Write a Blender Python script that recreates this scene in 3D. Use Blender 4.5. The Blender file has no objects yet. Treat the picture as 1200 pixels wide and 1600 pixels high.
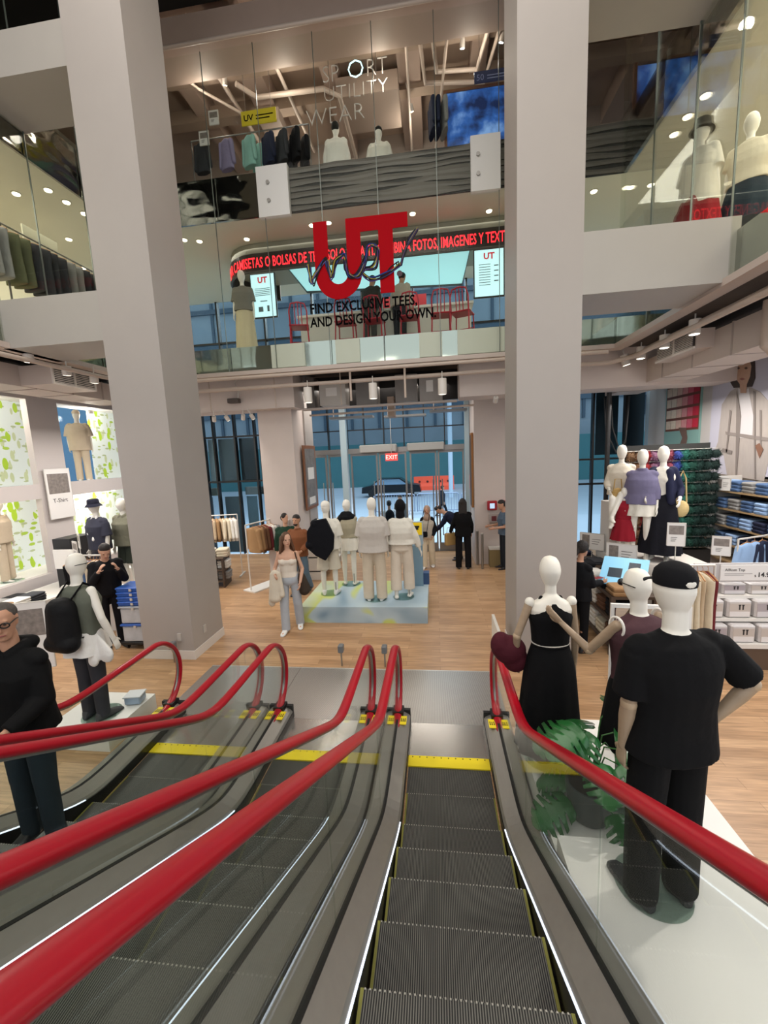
import bpy, bmesh, math, random
from math import sin, cos, pi, radians, sqrt, exp, log, atan2
from mathutils import Vector, Matrix
random.seed(7)
SC = bpy.context.scene
COL = SC.collection
V3 = Vector
# ---------------------------------------------------------------- camera
CAM_H, FPX = 3.0, 640.0
_y, _p, _r = radians(7.35), radians(8.02), radians(-2.53)
FW = V3((-sin(_y)*cos(_p), cos(_y)*cos(_p), -sin(_p)))
_R0 = V3((cos(_y), sin(_y), 0)); _U0 = _R0.cross(FW)
RT = _R0*cos(_r) + _U0*sin(_r); UP = -_R0*sin(_r) + _U0*cos(_r)
cd = bpy.data.cameras.new('camera'); cam = bpy.data.objects.new('camera', cd); COL.objects.link(cam)
cd.sensor_fit = 'HORIZONTAL'; cd.sensor_width = 36; cd.lens = FPX/1200*36; cd.clip_end = 200; cd.clip_start = 0.05
cam.matrix_world = Matrix(((RT.x, UP.x, -FW.x, 0), (RT.y, UP.y, -FW.y, 0), (RT.z, UP.z, -FW.z, CAM_H), (0, 0, 0, 1)))
SC.camera = cam
# ---------------------------------------------------------------- exposure, world, large added fill lights
SC.view_settings.view_transform = 'Standard'; SC.view_settings.look = 'None'
SC.view_settings.gamma = 1; SC.view_settings.use_curve_mapping = False
SC.view_settings.exposure = -0.12
SC.cycles.transparent_max_bounces = 40
SC.cycles.max_bounces = 8
W = bpy.data.worlds.new('daylight'); SC.world = W; W.use_nodes = True
W.node_tree.nodes['Background'].inputs[0].default_value = (0.82, 0.88, 0.95, 1)
W.node_tree.nodes['Background'].inputs[1].default_value = 1.5
def area(name, loc, sx, sy, power, color=(1, .93, .85), rot=(0, 0, 0)):
    l = bpy.data.lights.new(name, 'AREA'); l.shape = 'RECTANGLE'; l.size = sx; l.size_y = sy; l.energy = power; l.color = color
    o = bpy.data.objects.new(name, l); COL.objects.link(o); o.location = loc; o.rotation_euler = rot; return o
def spot(name, loc, aim, power, size=70, blend=.5, color=(1, .93, .84), rad=.06):
    l = bpy.data.lights.new(name, 'SPOT'); l.energy = power; l.spot_size = radians(size); l.spot_blend = blend; l.color = color; l.shadow_soft_size = rad
    o = bpy.data.objects.new(name, l); COL.objects.link(o); o.location = loc
    o.rotation_euler = (V3(aim)-V3(loc)).to_track_quat('-Z', 'Y').to_euler(); return o
area('atrium_top_fill', (-1.2, 2.0, 11.0), 8, 6, 620)  # added soft fill over the atrium, no fixture behind it
area('atrium_rear_fill', (-1.0, -3.5, 6.0), 7, 3, 150, rot=(radians(60), 0, 0))  # added fill from behind the camera
area('ground_fill_centre', (-1.4, 10.6, 4.55), 3.5, 1.8, 110)  # this and the next two: area fills added under the ground floor ceiling
area('ground_fill_left', (-6.6, 7.5, 3.9), 1.6, 7, 250, (1, .95, .9))
area('ground_fill_right', (4.6, 7.0, 3.85), 1.4, 6, 210, (1, .95, .9))
area('floor_two_fill_centre', (-1.2, 11.0, 7.7), 7, 3, 210, (1, .96, .88))  # this and the next two: area fills added to brighten level two
area('floor_two_fill_left', (-8.0, 6.0, 7.7), 2.5, 8, 230, (1, .95, .8))
area('floor_two_fill_right', (5.6, 5.5, 7.7), 3, 8, 260, (1, .95, .8))
area('street_sky_fill', (-1.0, 17.5, 9.0), 20, 6, 2600, (.92, .96, 1))  # added area fill that brightens the street like open sky
# ---------------------------------------------------------------- materials
def lin(h):
    if isinstance(h, str):
        h = h.lstrip('#'); c = [int(h[i:i+2], 16)/255 for i in (0, 2, 4)]
    else: c = list(h)
    return tuple([(x/12.92 if x <= .04045 else ((x+.055)/1.055)**2.4) for x in c] + [1])
MATS = {}
def base_mat(name):
    m = bpy.data.materials.new(name); m.use_nodes = True
    return m, m.node_tree, m.node_tree.nodes['Principled BSDF']
def mat(hexc, rough=.6, metal=0., noise=0., scale=20., bump=0., name=None, spec=.5, stretch=(1, 1, 1), sheen=0):
    key = (hexc, rough, metal, noise, scale, bump, stretch)
    if key in MATS: return MATS[key]
    m, nt, b = base_mat(name or 'surface_'+str(len(MATS)))
    col = lin(hexc)
    b.inputs['Base Color'].default_value = col; b.inputs['Roughness'].default_value = rough; b.inputs['Metallic'].default_value = metal
    b.inputs['Specular IOR Level'].default_value = spec
    tc = nt.nodes.new('ShaderNodeTexCoord'); mp = nt.nodes.new('ShaderNodeMapping'); mp.inputs['Scale'].default_value = stretch
    nt.links.new(tc.outputs['Object'], mp.inputs[0])
    n = nt.nodes.new('ShaderNodeTexNoise'); n.inputs['Scale'].default_value = scale; n.inputs['Detail'].default_value = 4
    nt.links.new(mp.outputs[0], n.inputs['Vector'])
    if noise:
        mx = nt.nodes.new('ShaderNodeMix'); mx.data_type = 'RGBA'
        mx.inputs[6].default_value = tuple([c*(1-noise) for c in col[:3]]+[1]); mx.inputs[7].default_value = tuple([min(1, c*(1+noise)) for c in col[:3]]+[1])
        nt.links.new(n.outputs[0], mx.inputs[0]); nt.links.new(mx.outputs[2], b.inputs['Base Color'])
    if bump:
        bp = nt.nodes.new('ShaderNodeBump'); bp.inputs['Strength'].default_value = bump; bp.inputs['Distance'].default_value = .02
        nt.links.new(n.outputs[0], bp.inputs['Height']); nt.links.new(bp.outputs[0], b.inputs['Normal'])
    MATS[key] = m; return m
def cloth(hexc, bump=.6, rough=.85, noise=.08):
    return mat(hexc, rough, 0, noise, 7, bump, spec=.2)
def emis(hexc, s=1., name='lit_surface'):
    key = ('e', hexc, s)
    if key in MATS: return MATS[key]
    m, nt, b = base_mat(name)
    b.inputs['Base Color'].default_value = lin(hexc); b.inputs['Emission Color'].default_value = lin(hexc); b.inputs['Emission Strength'].default_value = s
    b.inputs['Roughness'].default_value = .4
    MATS[key] = m; return m
def glass(name, tint, gloss=.12, rough=.02, gcol=(1, 1, 1), amt=.55):
    m = bpy.data.materials.new(name); m.use_nodes = True; nt = m.node_tree
    nt.nodes.clear(); out = nt.nodes.new('ShaderNodeOutputMaterial')
    t = nt.nodes.new('ShaderNodeBsdfTransparent'); t.inputs[0].default_value = (*tint, 1)
    g = nt.nodes.new('ShaderNodeBsdfGlossy'); g.inputs['Roughness'].default_value = rough; g.inputs[0].default_value = (*gcol, 1)
    lw = nt.nodes.new('ShaderNodeLayerWeight'); lw.inputs[0].default_value = gloss
    mx = nt.nodes.new('ShaderNodeMixShader')
    mm = nt.nodes.new('ShaderNodeMath'); mm.operation = 'MULTIPLY'; mm.inputs[1].default_value = amt
    nt.links.new(lw.outputs['Fresnel'], mm.inputs[0]); nt.links.new(mm.outputs[0], mx.inputs[0]); nt.links.new(t.outputs[0], mx.inputs[1]); nt.links.new(g.outputs[0], mx.inputs[2]); nt.links.new(mx.outputs[0], out.inputs[0])
    return m
# ---------------------------------------------------------------- mesh building
class MB:
    def __init__(s): s.v = []; s.f = []; s.mi = []; s.cur = 0; s.M = Matrix()
    def add(s, vs, fs):
        n = len(s.v); s.v += [tuple(s.M @ V3(p)) for p in vs]; s.f += [tuple(i+n for i in f) for f in fs]; s.mi += [s.cur]*len(fs)
        return s
    def box(s, x0, x1, y0, y1, z0, z1):
        return s.add([(x0,y0,z0),(x1,y0,z0),(x1,y1,z0),(x0,y1,z0),(x0,y0,z1),(x1,y0,z1),(x1,y1,z1),(x0,y1,z1)],
                     [(0,3,2,1),(4,5,6,7),(0,1,5,4),(1,2,6,5),(2,3,7,6),(3,0,4,7)])
    def cbox(s, c, sx, sy, sz): return s.box(c[0]-sx/2, c[0]+sx/2, c[1]-sy/2, c[1]+sy/2, c[2]-sz/2, c[2]+sz/2)
    def bbox(s, c, sx, sy, sz, b=.01):  # chamfered box
        x, y, z = sx/2, sy/2, sz/2; vs = []
        for kz, i in ((-z, b), (-z+b, 0), (z-b, 0), (z, b)):
            X, Y = x-i, y-i; q = b if i == 0 else b*.6
            vs += [(c[0]+a, c[1]+d, c[2]+kz) for a, d in ((-X+q,-Y),(X-q,-Y),(X,-Y+q),(X,Y-q),(X-q,Y),(-X+q,Y),(-X,Y-q),(-X,-Y+q))]
        fs = [tuple(range(7, -1, -1)), tuple(range(24, 32))]
        for r in range(3):
            for k in range(8): fs.append((r*8+k, r*8+(k+1)%8, r*8+8+(k+1)%8, r*8+8+k))
        return s.add(vs, fs)
    def rings(s, rs, cap=True, closed=False):
        n = len(rs[0]); vs = [p for r in rs for p in r]; fs = []
        m = len(rs)
        for i in range(m if closed else m-1):
            for k in range(n):
                a = i*n; b = ((i+1) % m)*n
                fs.append((a+k, a+(k+1)%n, b+(k+1)%n, b+k))
        if cap and not closed: fs += [tuple(range(n-1, -1, -1)), tuple(range((m-1)*n, m*n))]
        return s.add(vs, fs)
    def loft(s, secs, n=20, p=2.0, cap=True, rot=0):
        """secs: (x,y,z,rx,ry[,tilt]) rings horizontal"""
        rs = []
        for q in secs:
            x, y, z, rx, ry = q[:5]; t = q[5] if len(q) > 5 else 0
            r = []
            for k in range(n):
                a = 2*pi*k/n; ca, sa = cos(a), sin(a)
                u = rx*math.copysign(abs(ca)**(2/p), ca); w = ry*math.copysign(abs(sa)**(2/p), sa)
                r.append((x+u, y+w, z+t*u))
            rs.append(r)
        return s.rings(rs, cap)
    def cyl(s, x, y, z0, z1, r, n=20, r2=None):
        return s.loft([(x, y, z0, r, r), (x, y, z1, r2 if r2 is not None else r, r2 if r2 is not None else r)], n)
    def ell(s, c, rx, ry, rz, n=20, m=10):
        return s.loft([(c[0], c[1], c[2]-rz*cos(pi*k/m), max(1e-4, rx*sin(pi*k/m)), max(1e-4, ry*sin(pi*k/m))) for k in range(m+1)], n)
    def tube(s, path, r, n=8, cap=True, ry=None, side=None, closed=False):
        """tube along path; r scalar or list; optional elliptic (ry across) with side vector"""
        P = [V3(p) for p in path]; m = len(P); rs = []; prev = None
        for i in range(m):
            if closed: t = (P[(i+1) % m]-P[i-1]).normalized()
            else: t = (P[min(i+1, m-1)]-P[max(i-1, 0)]).normalized()
            if side is not None: u = V3(side); u = (u-t*u.dot(t)).normalized()
            elif prev is None:
                u = t.orthogonal().normalized()
            else: u = (prev-t*prev.dot(t)); u = u.normalized() if u.length > 1e-6 else t.orthogonal().normalized()
            prev = u; w = t.cross(u)
            R = r[i] if isinstance(r, (list, tuple)) else r
            R2 = R if ry is None else (ry[i] if isinstance(ry, (list, tuple)) else ry)
            rs.append([tuple(P[i]+u*R*cos(2*pi*k/n)+w*R2*sin(2*pi*k/n)) for k in range(n)])
        return s.rings(rs, cap, closed)
    def caps(s, p0, p1, r0, r1, n=12, sx=1., side=None):
        """tapered capsule with round ends"""
        p0, p1 = V3(p0), V3(p1); d = (p1-p0); L = d.length
        if L < 1e-5: d = V3((0, 0, 1))
        d.normalize(); pts = []; rad = []
        for a in (80, 55, 28): pts.append(p0-d*r0*sin(radians(a))); rad.append(r0*cos(radians(a)))
        pts.append(p0); rad.append(r0); pts.append(p1); rad.append(r1)
        for a in (28, 55, 80): pts.append(p1+d*r1*sin(radians(a))); rad.append(r1*cos(radians(a)))
        u = V3(side) if side is not None else d.orthogonal(); u = (u-d*u.dot(d)).normalized(); w = d.cross(u)
        return s.rings([[tuple(q+u*R*sx*cos(2*pi*k/n)+w*R*sin(2*pi*k/n)) for k in range(n)] for q, R in zip(pts, rad)])
    def prism(s, poly, a0, a1, axis='x'):
        """extrude 2D polygon along an axis: 'x' poly=(y,z); 'y' poly=(x,z); 'z' poly=(x,y)"""
        def mk(q, a): return (a, q[0], q[1]) if axis == 'x' else ((q[0], a, q[1]) if axis == 'y' else (q[0], q[1], a))
        n = len(poly); vs = [mk(q, a0) for q in poly]+[mk(q, a1) for q in poly]
        fs = [tuple(range(n)), tuple(range(2*n-1, n-1, -1))]+[(k, n+k, n+(k+1)%n, (k+1)%n) for k in range(n)]
        return s.add(vs, fs)
    def quad(s, a, b, c, d): return s.add([a, b, c, d], [(0, 1, 2, 3)])
    def sweep(s, prof, path):
        """prof (x,dz) closed polygon swept along (y,z) path"""
        return s.rings([[(x, y, z+dz) for x, dz in prof] for y, z in path])
    def mesh(s, name, mats, smooth=False):
        me = bpy.data.meshes.new(name); me.from_pydata(s.v, [], s.f); me.update()
        if not isinstance(mats, (list, tuple)): mats = [mats]
        for m in mats: me.materials.append(m)
        if len(mats) > 1: me.polygons.foreach_set('material_index', s.mi)
        bm = bmesh.new(); bm.from_mesh(me); bmesh.ops.recalc_face_normals(bm, faces=bm.faces); bm.to_mesh(me); bm.free()
        if smooth:
            me.polygons.foreach_set('use_smooth', [True]*len(me.polygons))
            if smooth != 'all':
                try: me.set_sharp_from_angle(angle=radians(40))
                except Exception: pass
        return me
    def build(s, name, mats, parent=None, smooth=False, loc=None, rz=0, remesh=0, relax=4, label=None):
        me = s.mesh(name, mats, smooth or bool(remesh))
        o = bpy.data.objects.new(name, me); COL.objects.link(o)
        if parent is not None: o.parent = parent
        if loc is not None: o.location = loc
        if rz: o.rotation_euler = (0, 0, rz)
        if remesh:
            m = o.modifiers.new('r', 'REMESH'); m.mode = 'VOXEL'; m.voxel_size = remesh; m.use_smooth_shade = True
            if relax: k = o.modifiers.new('s', 'SMOOTH'); k.factor = .6; k.iterations = relax
            dg = bpy.context.evaluated_depsgraph_get(); dg.update()
            ev = o.evaluated_get(dg); nm = bpy.data.meshes.new_from_object(ev)
            o.modifiers.clear(); o.data = nm
            nm.polygons.foreach_set('use_smooth', [True]*len(nm.polygons))
        if label: o['label'] = label
        return o
def empty(name, loc=(0, 0, 0), rz=0, rot=None):
    o = bpy.data.objects.new(name, None); COL.objects.link(o); o.location = loc; o.rotation_euler = rot or (0, 0, rz); o.empty_display_size = .1; return o
def tag(o, label, cat, group=None, kind=None):
    o['label'] = label; o['category'] = cat
    if group: o['group'] = group
    if kind: o['kind'] = kind
    return o
def thing(name, label, cat, loc=(0, 0, 0), rz=0, group=None): return tag(empty(name, loc, rz), label, cat, group)
def struct(o): o['kind'] = 'structure'; return o
def dup(o, loc=None, rz=None, label=None, parent=None, group=None):
    c = o.copy(); COL.objects.link(c)
    if parent is not None: c.parent = parent
    for ch in list(o.children): dup(ch, parent=c)
    if loc is not None: c.location = loc
    if rz is not None: c.rotation_euler = (0, 0, rz)
    if label: c['label'] = label
    if group: c['group'] = group
    return c
def recolor(o, m, i=0):
    o.material_slots[i].link = 'OBJECT'; o.material_slots[i].material = m
def text(body, size, name, m, parent=None, loc=(0, 0, 0), rot=(0, 0, 0), ext=.002, align='LEFT', sx=1., bend=None, tag_=None, bold=0, res=2):
    cu = bpy.data.curves.new(name, 'FONT'); cu.body = body; cu.size = size; cu.extrude = ext; cu.align_x = align; cu.resolution_u = res; cu.offset = bold
    o = bpy.data.objects.new(name, cu); COL.objects.link(o)
    dg = bpy.context.evaluated_depsgraph_get(); dg.update()
    me = bpy.data.meshes.new_from_object(o.evaluated_get(dg)); bpy.data.objects.remove(o)
    for v in me.vertices:
        v.co.x *= sx
        if bend: v.co = bend(v.co)
    me.materials.clear(); me.materials.append(m)
    o = bpy.data.objects.new(name, me); COL.objects.link(o)
    if parent is not None: o.parent = parent
    o.location = loc; o.rotation_euler = rot
    return o
RX = (pi/2, 0, 0)   # text standing up, read from -Y
def at(px, py, **k):
    """world point where the sight line of a photo pixel meets the plane x=, y= or z="""
    d = FW*FPX + RT*(px-600) - UP*(py-800)
    if 'z' in k: t = (k['z']-CAM_H)/d.z
    elif 'y' in k: t = k['y']/d.y
    else: t = k['x']/d.x
    return V3((0, 0, CAM_H)) + d*t
# ================================================================ STRUCTURE
WHITE = mat('#a59d97', .55, 0, .03, 3, .03)
PINK = mat('#c8bab2', .6, 0, .04, 4, .05)
DARKG = mat('#3a3532', .8)
STEEL = mat('#9a9894', .28, .9, .06, 30, .0, stretch=(1, 12, 1))
GLASS = glass('clear_glass', (.93, .965, .94), .08)
def wood_floor():
    m, nt, b = base_mat('oak_planks')
    tc = nt.nodes.new('ShaderNodeTexCoord'); br = nt.nodes.new('ShaderNodeTexBrick'); L = nt.links
    L.new(tc.outputs['Object'], br.inputs['Vector'])
    br.offset = .37; br.inputs['Scale'].default_value = 1; br.inputs['Brick Width'].default_value = 1.3; br.inputs['Row Height'].default_value = .13
    br.inputs['Mortar Size'].default_value = .0018; br.inputs['Mortar Smooth'].default_value = .3; br.inputs['Bias'].default_value = 0
    br.inputs['Color1'].default_value = lin('#ab8560'); br.inputs['Color2'].default_value = lin('#c59f79'); br.inputs['Mortar'].default_value = lin('#7d5c3c')
    mp = nt.nodes.new('ShaderNodeMapping'); mp.inputs['Scale'].default_value = (1.2, 16, 1); n = nt.nodes.new('ShaderNodeTexNoise'); n.inputs['Scale'].default_value = 2.2; n.inputs['Detail'].default_value = 6
    L.new(tc.outputs['Object'], mp.inputs[0]); L.new(mp.outputs[0], n.inputs['Vector'])
    cr = nt.nodes.new('ShaderNodeValToRGB'); cr.color_ramp.elements[0].color = (.62, .58, .52, 1); cr.color_ramp.elements[1].color = (1.12, 1.1, 1.08, 1)
    cr.color_ramp.elements[0].position = .25; cr.color_ramp.elements[1].position = .7
    L.new(n.outputs[0], cr.inputs[0]); mx = nt.nodes.new('ShaderNodeMix'); mx.data_type = 'RGBA'; mx.blend_type = 'MULTIPLY'; mx.inputs[0].default_value = 1
    L.new(br.outputs['Color'], mx.inputs[6]); L.new(cr.outputs[0], mx.inputs[7]); L.new(mx.outputs[2], b.inputs['Base Color'])
    b.inputs['Roughness'].default_value = .34
    return m
struct(MB().box(-9.7, 7.2, -4, 12.3, -.25, 0).build('floor', wood_floor()))
# two big columns of the atrium
def bigcol(n, x0, x1, y0, y1, z1=11.9):
    o = MB().box(x0, x1, y0, y1, 0, z1).build(n, WHITE); struct(o)
    MB().box(x0-.012, x1+.012, y0-.012, y1+.012, 0, .14).build('baseboard', mat('#d8d0c8', .5), o)
    return o
cl = bigcol('trim_column_1', -4.58, -3.74, 5.52, 6.38); bigcol('trim_column_2', 1.05, 1.82, 5.53, 6.4)
MB().box(-3.99, -3.93, 5.505, 5.52, .3, .42).build('socket_plate', mat('#b8b2ab', .5), cl)
MB().box(-3.739, -3.725, 5.8, 5.87, .3, .42).build('socket_plate', mat('#b8b2ab', .5), cl)
struct(MB().box(-4.06, -3.24, 9.3, 10.1, 0, 4.9).build('trim_column_3', PINK))
struct(MB().box(-3.6, -3.2, 10.1, 10.75, 0, 4.9).build('trim_column_4', WHITE))
struct(MB().box(1.0, 1.95, 10.8, 12.3, 0, 4.9).build('trim_column_5', PINK))
# tie beams
for i, (x0, x1, z0, z1) in enumerate(((1.82, 3.52, 4.8, 5.5), (-6.2, -4.58, 4.76, 5.42), (-6.2, -4.58, 8.15, 8.68), (1.82, 3.52, 8.15, 8.68))):
    struct(MB().box(x0, x1, 5.53, 6.4, z0, z1).build('trim_%d' % (10+i), mat('#a59f98', .55, 0, .03, 3)))
struct(MB().box(-6.2, 3.5, 8.35, 9.1, 10.75, 11.25).build('trim_15', mat('#b39c8e', .6, 0, .06, 4)))
# ground floor beams above the far columns
struct(MB().box(-5.75, -3.05, 9.0, 9.7, 4.12, 4.88).build('trim_16', PINK))
struct(MB().box(.55, 7.2, 9.0, 9.7, 4.12, 4.88).build('trim_17', PINK))
# slabs
CEIL2 = mat('#cfccbd', .55, 0, .02, 2)
CEIL3 = mat('#a8917f', .8, 0, .15, 2)
for i, (x0, x1, y0, y1) in enumerate(((-9.7, 7.2, 8.62, 12.6), (-9.7, -6.22, -4, 8.62), (3.54, 7.2, -4, 8.62))):
    struct(MB().box(x0, x1, y0, y1, 5.0, 5.35).build('floor_level_two_%d' % (i+1), mat('#b5aa98', .7)))
    struct(MB().box(x0, x1, y0, y1, 7.8, 7.9).build('ceiling_level_two_%d' % (i+1), CEIL2))
    struct(MB().box(x0, x1, y0, y1, 8.0, 8.6).build('floor_level_three_%d' % (i+1), mat('#8b8178', .7)))
struct(MB().box(-9.7, 7.2, -4, 14, 11.9, 12.1).build('ceiling', CEIL3))
struct(MB().box(-9.7, 7.2, -4, 8.3, 11.3, 11.4).build('ceiling_atrium', mat('#14110f', .9)))
# outer walls
WIN = [(6.2, 7.97, 2.68, 4.5), (8.69, 10.7, 2.68, 4.5), (6.2, 7.97, .69, 2.36), (8.69, 10.7, .69, 2.36)]
wl = MB()
for y0, y1 in ((-4, 6.2), (7.97, 8.69), (10.7, 12.6)): wl.box(-8.75, -8.6, y0, y1, 0, 5)
for y0, y1 in ((6.2, 7.97), (8.69, 10.7)):
    for z0, z1 in ((0, .69), (2.36, 2.68), (4.5, 5)): wl.box(-8.75, -8.6, y0, y1, z0, z1)
struct(wl.build('wall_left', mat('#c2b9b5', .6, 0, .02, 2)))
struct(MB().box(-9.85, -9.7, -4, 12.6, 5, 12).build('wall_left_upper', mat('#c9c3ae', .7)))
struct(MB().box(-9.7, -8.75, 6.1, 13.3, 2.4, 2.64).box(-9.7, -8.75, 6.1, 13.3, .45, .66).box(-9.7, -8.75, 6.1, 13.3, 4.58, 4.7).build('trim_sill_shelf', mat('#e6e2dc', .5)))
struct(MB().box(5.9, 6.05, 6.0, 12.6, 0, 5).build('wall_right', mat('#b9b3af', .7)))
struct(MB().box(-6.2, 3.5, -4, -3.9, 10.9, 11.3).build('trim_18', PINK)); struct(MB().box(6.9, 7.05, -4, 12.6, 5, 12).build('wall_right_upper', mat('#c9c3ae', .7)))
struct(MB().box(-9.7, 7.0, 12.9, 13.05, 8.0, 12).build('wall_back_upper', mat('#9c8c80', .8, 0, .1, 1.5)))
# leaf pattern window film, each bay
def leafmat():
    m, nt, b = base_mat('leaf_film'); L = nt.links
    tc = nt.nodes.new('ShaderNodeTexCoord'); acc = None
    def layer(scale, stretch, rotx, thr, colr, prev, seed):
        mp = nt.nodes.new('ShaderNodeMapping'); mp.inputs['Rotation'].default_value = (rotx, 0, 0); mp.inputs['Scale'].default_value = stretch; mp.inputs['Location'].default_value = (0, seed, seed*1.7)
        L.new(tc.outputs['Object'], mp.inputs[0])
        v = nt.nodes.new('ShaderNodeTexVoronoi'); v.inputs['Scale'].default_value = scale; v.inputs['Randomness'].default_value = .9; L.new(mp.outputs[0], v.inputs['Vector'])
        lt = nt.nodes.new('ShaderNodeMath'); lt.operation = 'LESS_THAN'; lt.inputs[1].default_value = thr; L.new(v.outputs['Distance'], lt.inputs[0])
        wn = nt.nodes.new('ShaderNodeMath'); wn.operation = 'GREATER_THAN'; wn.inputs[1].default_value = .35
        sp = nt.nodes.new('ShaderNodeSeparateColor'); L.new(v.outputs['Color'], sp.inputs[0]); L.new(sp.outputs[0], wn.inputs[0])
        mu = nt.nodes.new('ShaderNodeMath'); mu.operation = 'MULTIPLY'; L.new(lt.outputs[0], mu.inputs[0]); L.new(wn.outputs[0], mu.inputs[1])
        mx = nt.nodes.new('ShaderNodeMix'); mx.data_type = 'RGBA'; L.new(mu.outputs[0], mx.inputs[0]); mx.inputs[7].default_value = lin(colr)
        if prev is None: mx.inputs[6].default_value = lin('#d3dbd8')
        else: L.new(prev, mx.inputs[6])
        return mx.outputs[2]
    a = layer(3.2, (0, 2.4, 1), .5, .4, '#b9c39a', None, 3.1)
    a = layer(4.5, (0, 1, 2.6), .9, .36, '#a7b38c', a, 7.7)
    a = layer(2.3, (0, 2.3, 1.1), -.45, .36, '#a0c02c', a, 1.3)
    a = layer(3.1, (0, 1.1, 2.4), .3, .3, '#9dbb3f', a, 5.2)
    L.new(a, b.inputs['Base Color']); L.new(a, b.inputs['Emission Color']); b.inputs['Emission Strength'].default_value = .22
    b.inputs['Roughness'].default_value = .5
    return m
LEAF = leafmat()
for i, (y0, y1, z0, z1) in enumerate(WIN):
    y0, y1 = (6.6, 9.3) if i in (0, 2) else (9.5, 13.3)
    w = struct(MB().box(-9.72, -9.69, y0-.1, y1+.1, z0-.05, z1+.1).build('window_%d' % (i+1), glass('street_glass_%d' % i, (.62, .78, .88), .1)))
    a, b_ = (y0, y1) if i != 1 else (10.75, y1)
    MB().box(-9.66, -9.64, a-.1, b_+.1, z0-.03, z1+.08).build('leaf_film', LEAF, w)
# street side glazing of the far facade
FRM = mat('#2b2a2a', .4, .6); FRS = mat('#8a8682', .35, .8)
BLUEG = glass('facade_glass', (.68, .77, .82), .1)
def glazing(n, xs, z0, z1, trans, m=FRM, y=12.4, w=.05):
    g = MB().box(xs[0], xs[-1], y-.01, y+.01, z0, z1).build('window_%d' % n, BLUEG); struct(g)
    f = MB()
    for x in xs: f.box(x-w/2, x+w/2, y-.08, y+.08, z0, z1)
    for z in trans: f.box(xs[0], xs[-1], y-.06, y+.06, z-w/2, z+w/2)
    f.build('window_frame', m, g); return g
glazing(11, [-8.6, -7.9, -7.25, -6.9, -6.2, -5.55, -5.14, -4.6, -3.9], 0, 4.9, [2.35, 3.75])
for x0_, x1_, hx in ((-7.85, -7.28, '#9aa0a3'), (-7.22, -6.93, '#c9c6c0'), (-6.87, -6.23, '#8f8c88'), (-6.17, -5.58, '#5b5754'), (-5.5, -5.17, '#a5a19c')): struct(MB().box(x0_, x1_, 12.55, 12.6, 2.3, 3.7).build('trim_metal_panel', mat(hx, .25, .3)))
for x0_, x1_, hx in ((-7.85, -7.3, '#5b6064'), (-6.85, -6.25, '#767c7f'), (-6.1, -5.75, '#8fa0a8'), (-5.5, -5.15, '#4c4b4a')): struct(MB().box(x0_, x1_, 12.6, 12.65, 0, 1.85).build('trim_grey_panel', mat(hx, .3, .2)))
for x0_, x1_, hx in ((2.0, 2.5, '#3b4347'), (3.4, 3.9, '#2c3235'), (4.6, 5.2, '#3e4547'), (5.4, 5.9, '#23282a'), (2.7, 3.2, '#56646b')): struct(MB().box(x0_*1.02, x1_*1.02, 12.9, 12.95, 2.7, 4.9).build('trim_grey_panel', mat(hx, .3, .2)))
for x0_, x1_ in ((-7.8, -7.0), (-6.1, -5.2)): struct(MB().box(x0_, x1_, 12.55, 12.62, 1.9, 2.15).build('trim_metal_rail', mat('#a8a49d', .3, .7)))
glazing(12, [1.75, 2.6, 3.3, 3.95, 4.43, 5.28, 6.0, 6.9], 0, 4.9, [1.9, 2.6])
glazing(13, [-3.9, -3.2, -2.62, -2.1, -1.5, -.9, -.3, .3, .88], 3.2, 4.9, [3.75], w=.03)
glazing(14, [-9.7, -8, -6.5, -5, -3.5, -2, -.5, 1, 2.5, 4, 5.5, 6.9], 5.35, 7.8, [6.6], y=12.6)
struct(MB().box(-2.78, -2.6, 12.1, 12.3, 0, 4.4).build('trim_pale_post', mat('#a9bcc4', .4))); struct(MB().box(.86, .98, 12.1, 12.3, 0, 4.4).build('trim_pale_post_2', mat('#a9bcc4', .4)))
# entrance doors
struct(MB().box(-3.9, .9, 12.25, 12.55, 3.05, 3.2).build('trim_door_header', FRS))
for i, (x0, x1, op) in enumerate(((-2.55, -1.72, 0), (-1.68, -.85, 0), (-.75, .05, 0), (.08, .85, 0), (-3.8, -3.3, 0), (-3.25, -2.62, 0))):
    d = struct(MB().box(x0+.05, x1-.05, 12.39, 12.41, .25, 3.0).build('door_%d' % (i+1), glass('door_glass_%d' % i, (.8, .88, .93), .08)))
    f = MB().box(x0, x0+.05, 12.36, 12.44, 0, 3.05).box(x1-.05, x1, 12.36, 12.44, 0, 3.05).box(x0+.05, x1-.05, 12.36, 12.44, 0, .25).box(x0+.05, x1-.05, 12.36, 12.44, 2.98, 3.05)
    f.build('door_frame', FRS, d)
    MB().tube([(x1-.12 if i % 2 == 0 else x0+.12, 12.3, .5), (x1-.12 if i % 2 == 0 else x0+.12, 12.3, 2.2)], .016, 8).build('door_handle', STEEL, d, True)
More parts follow.
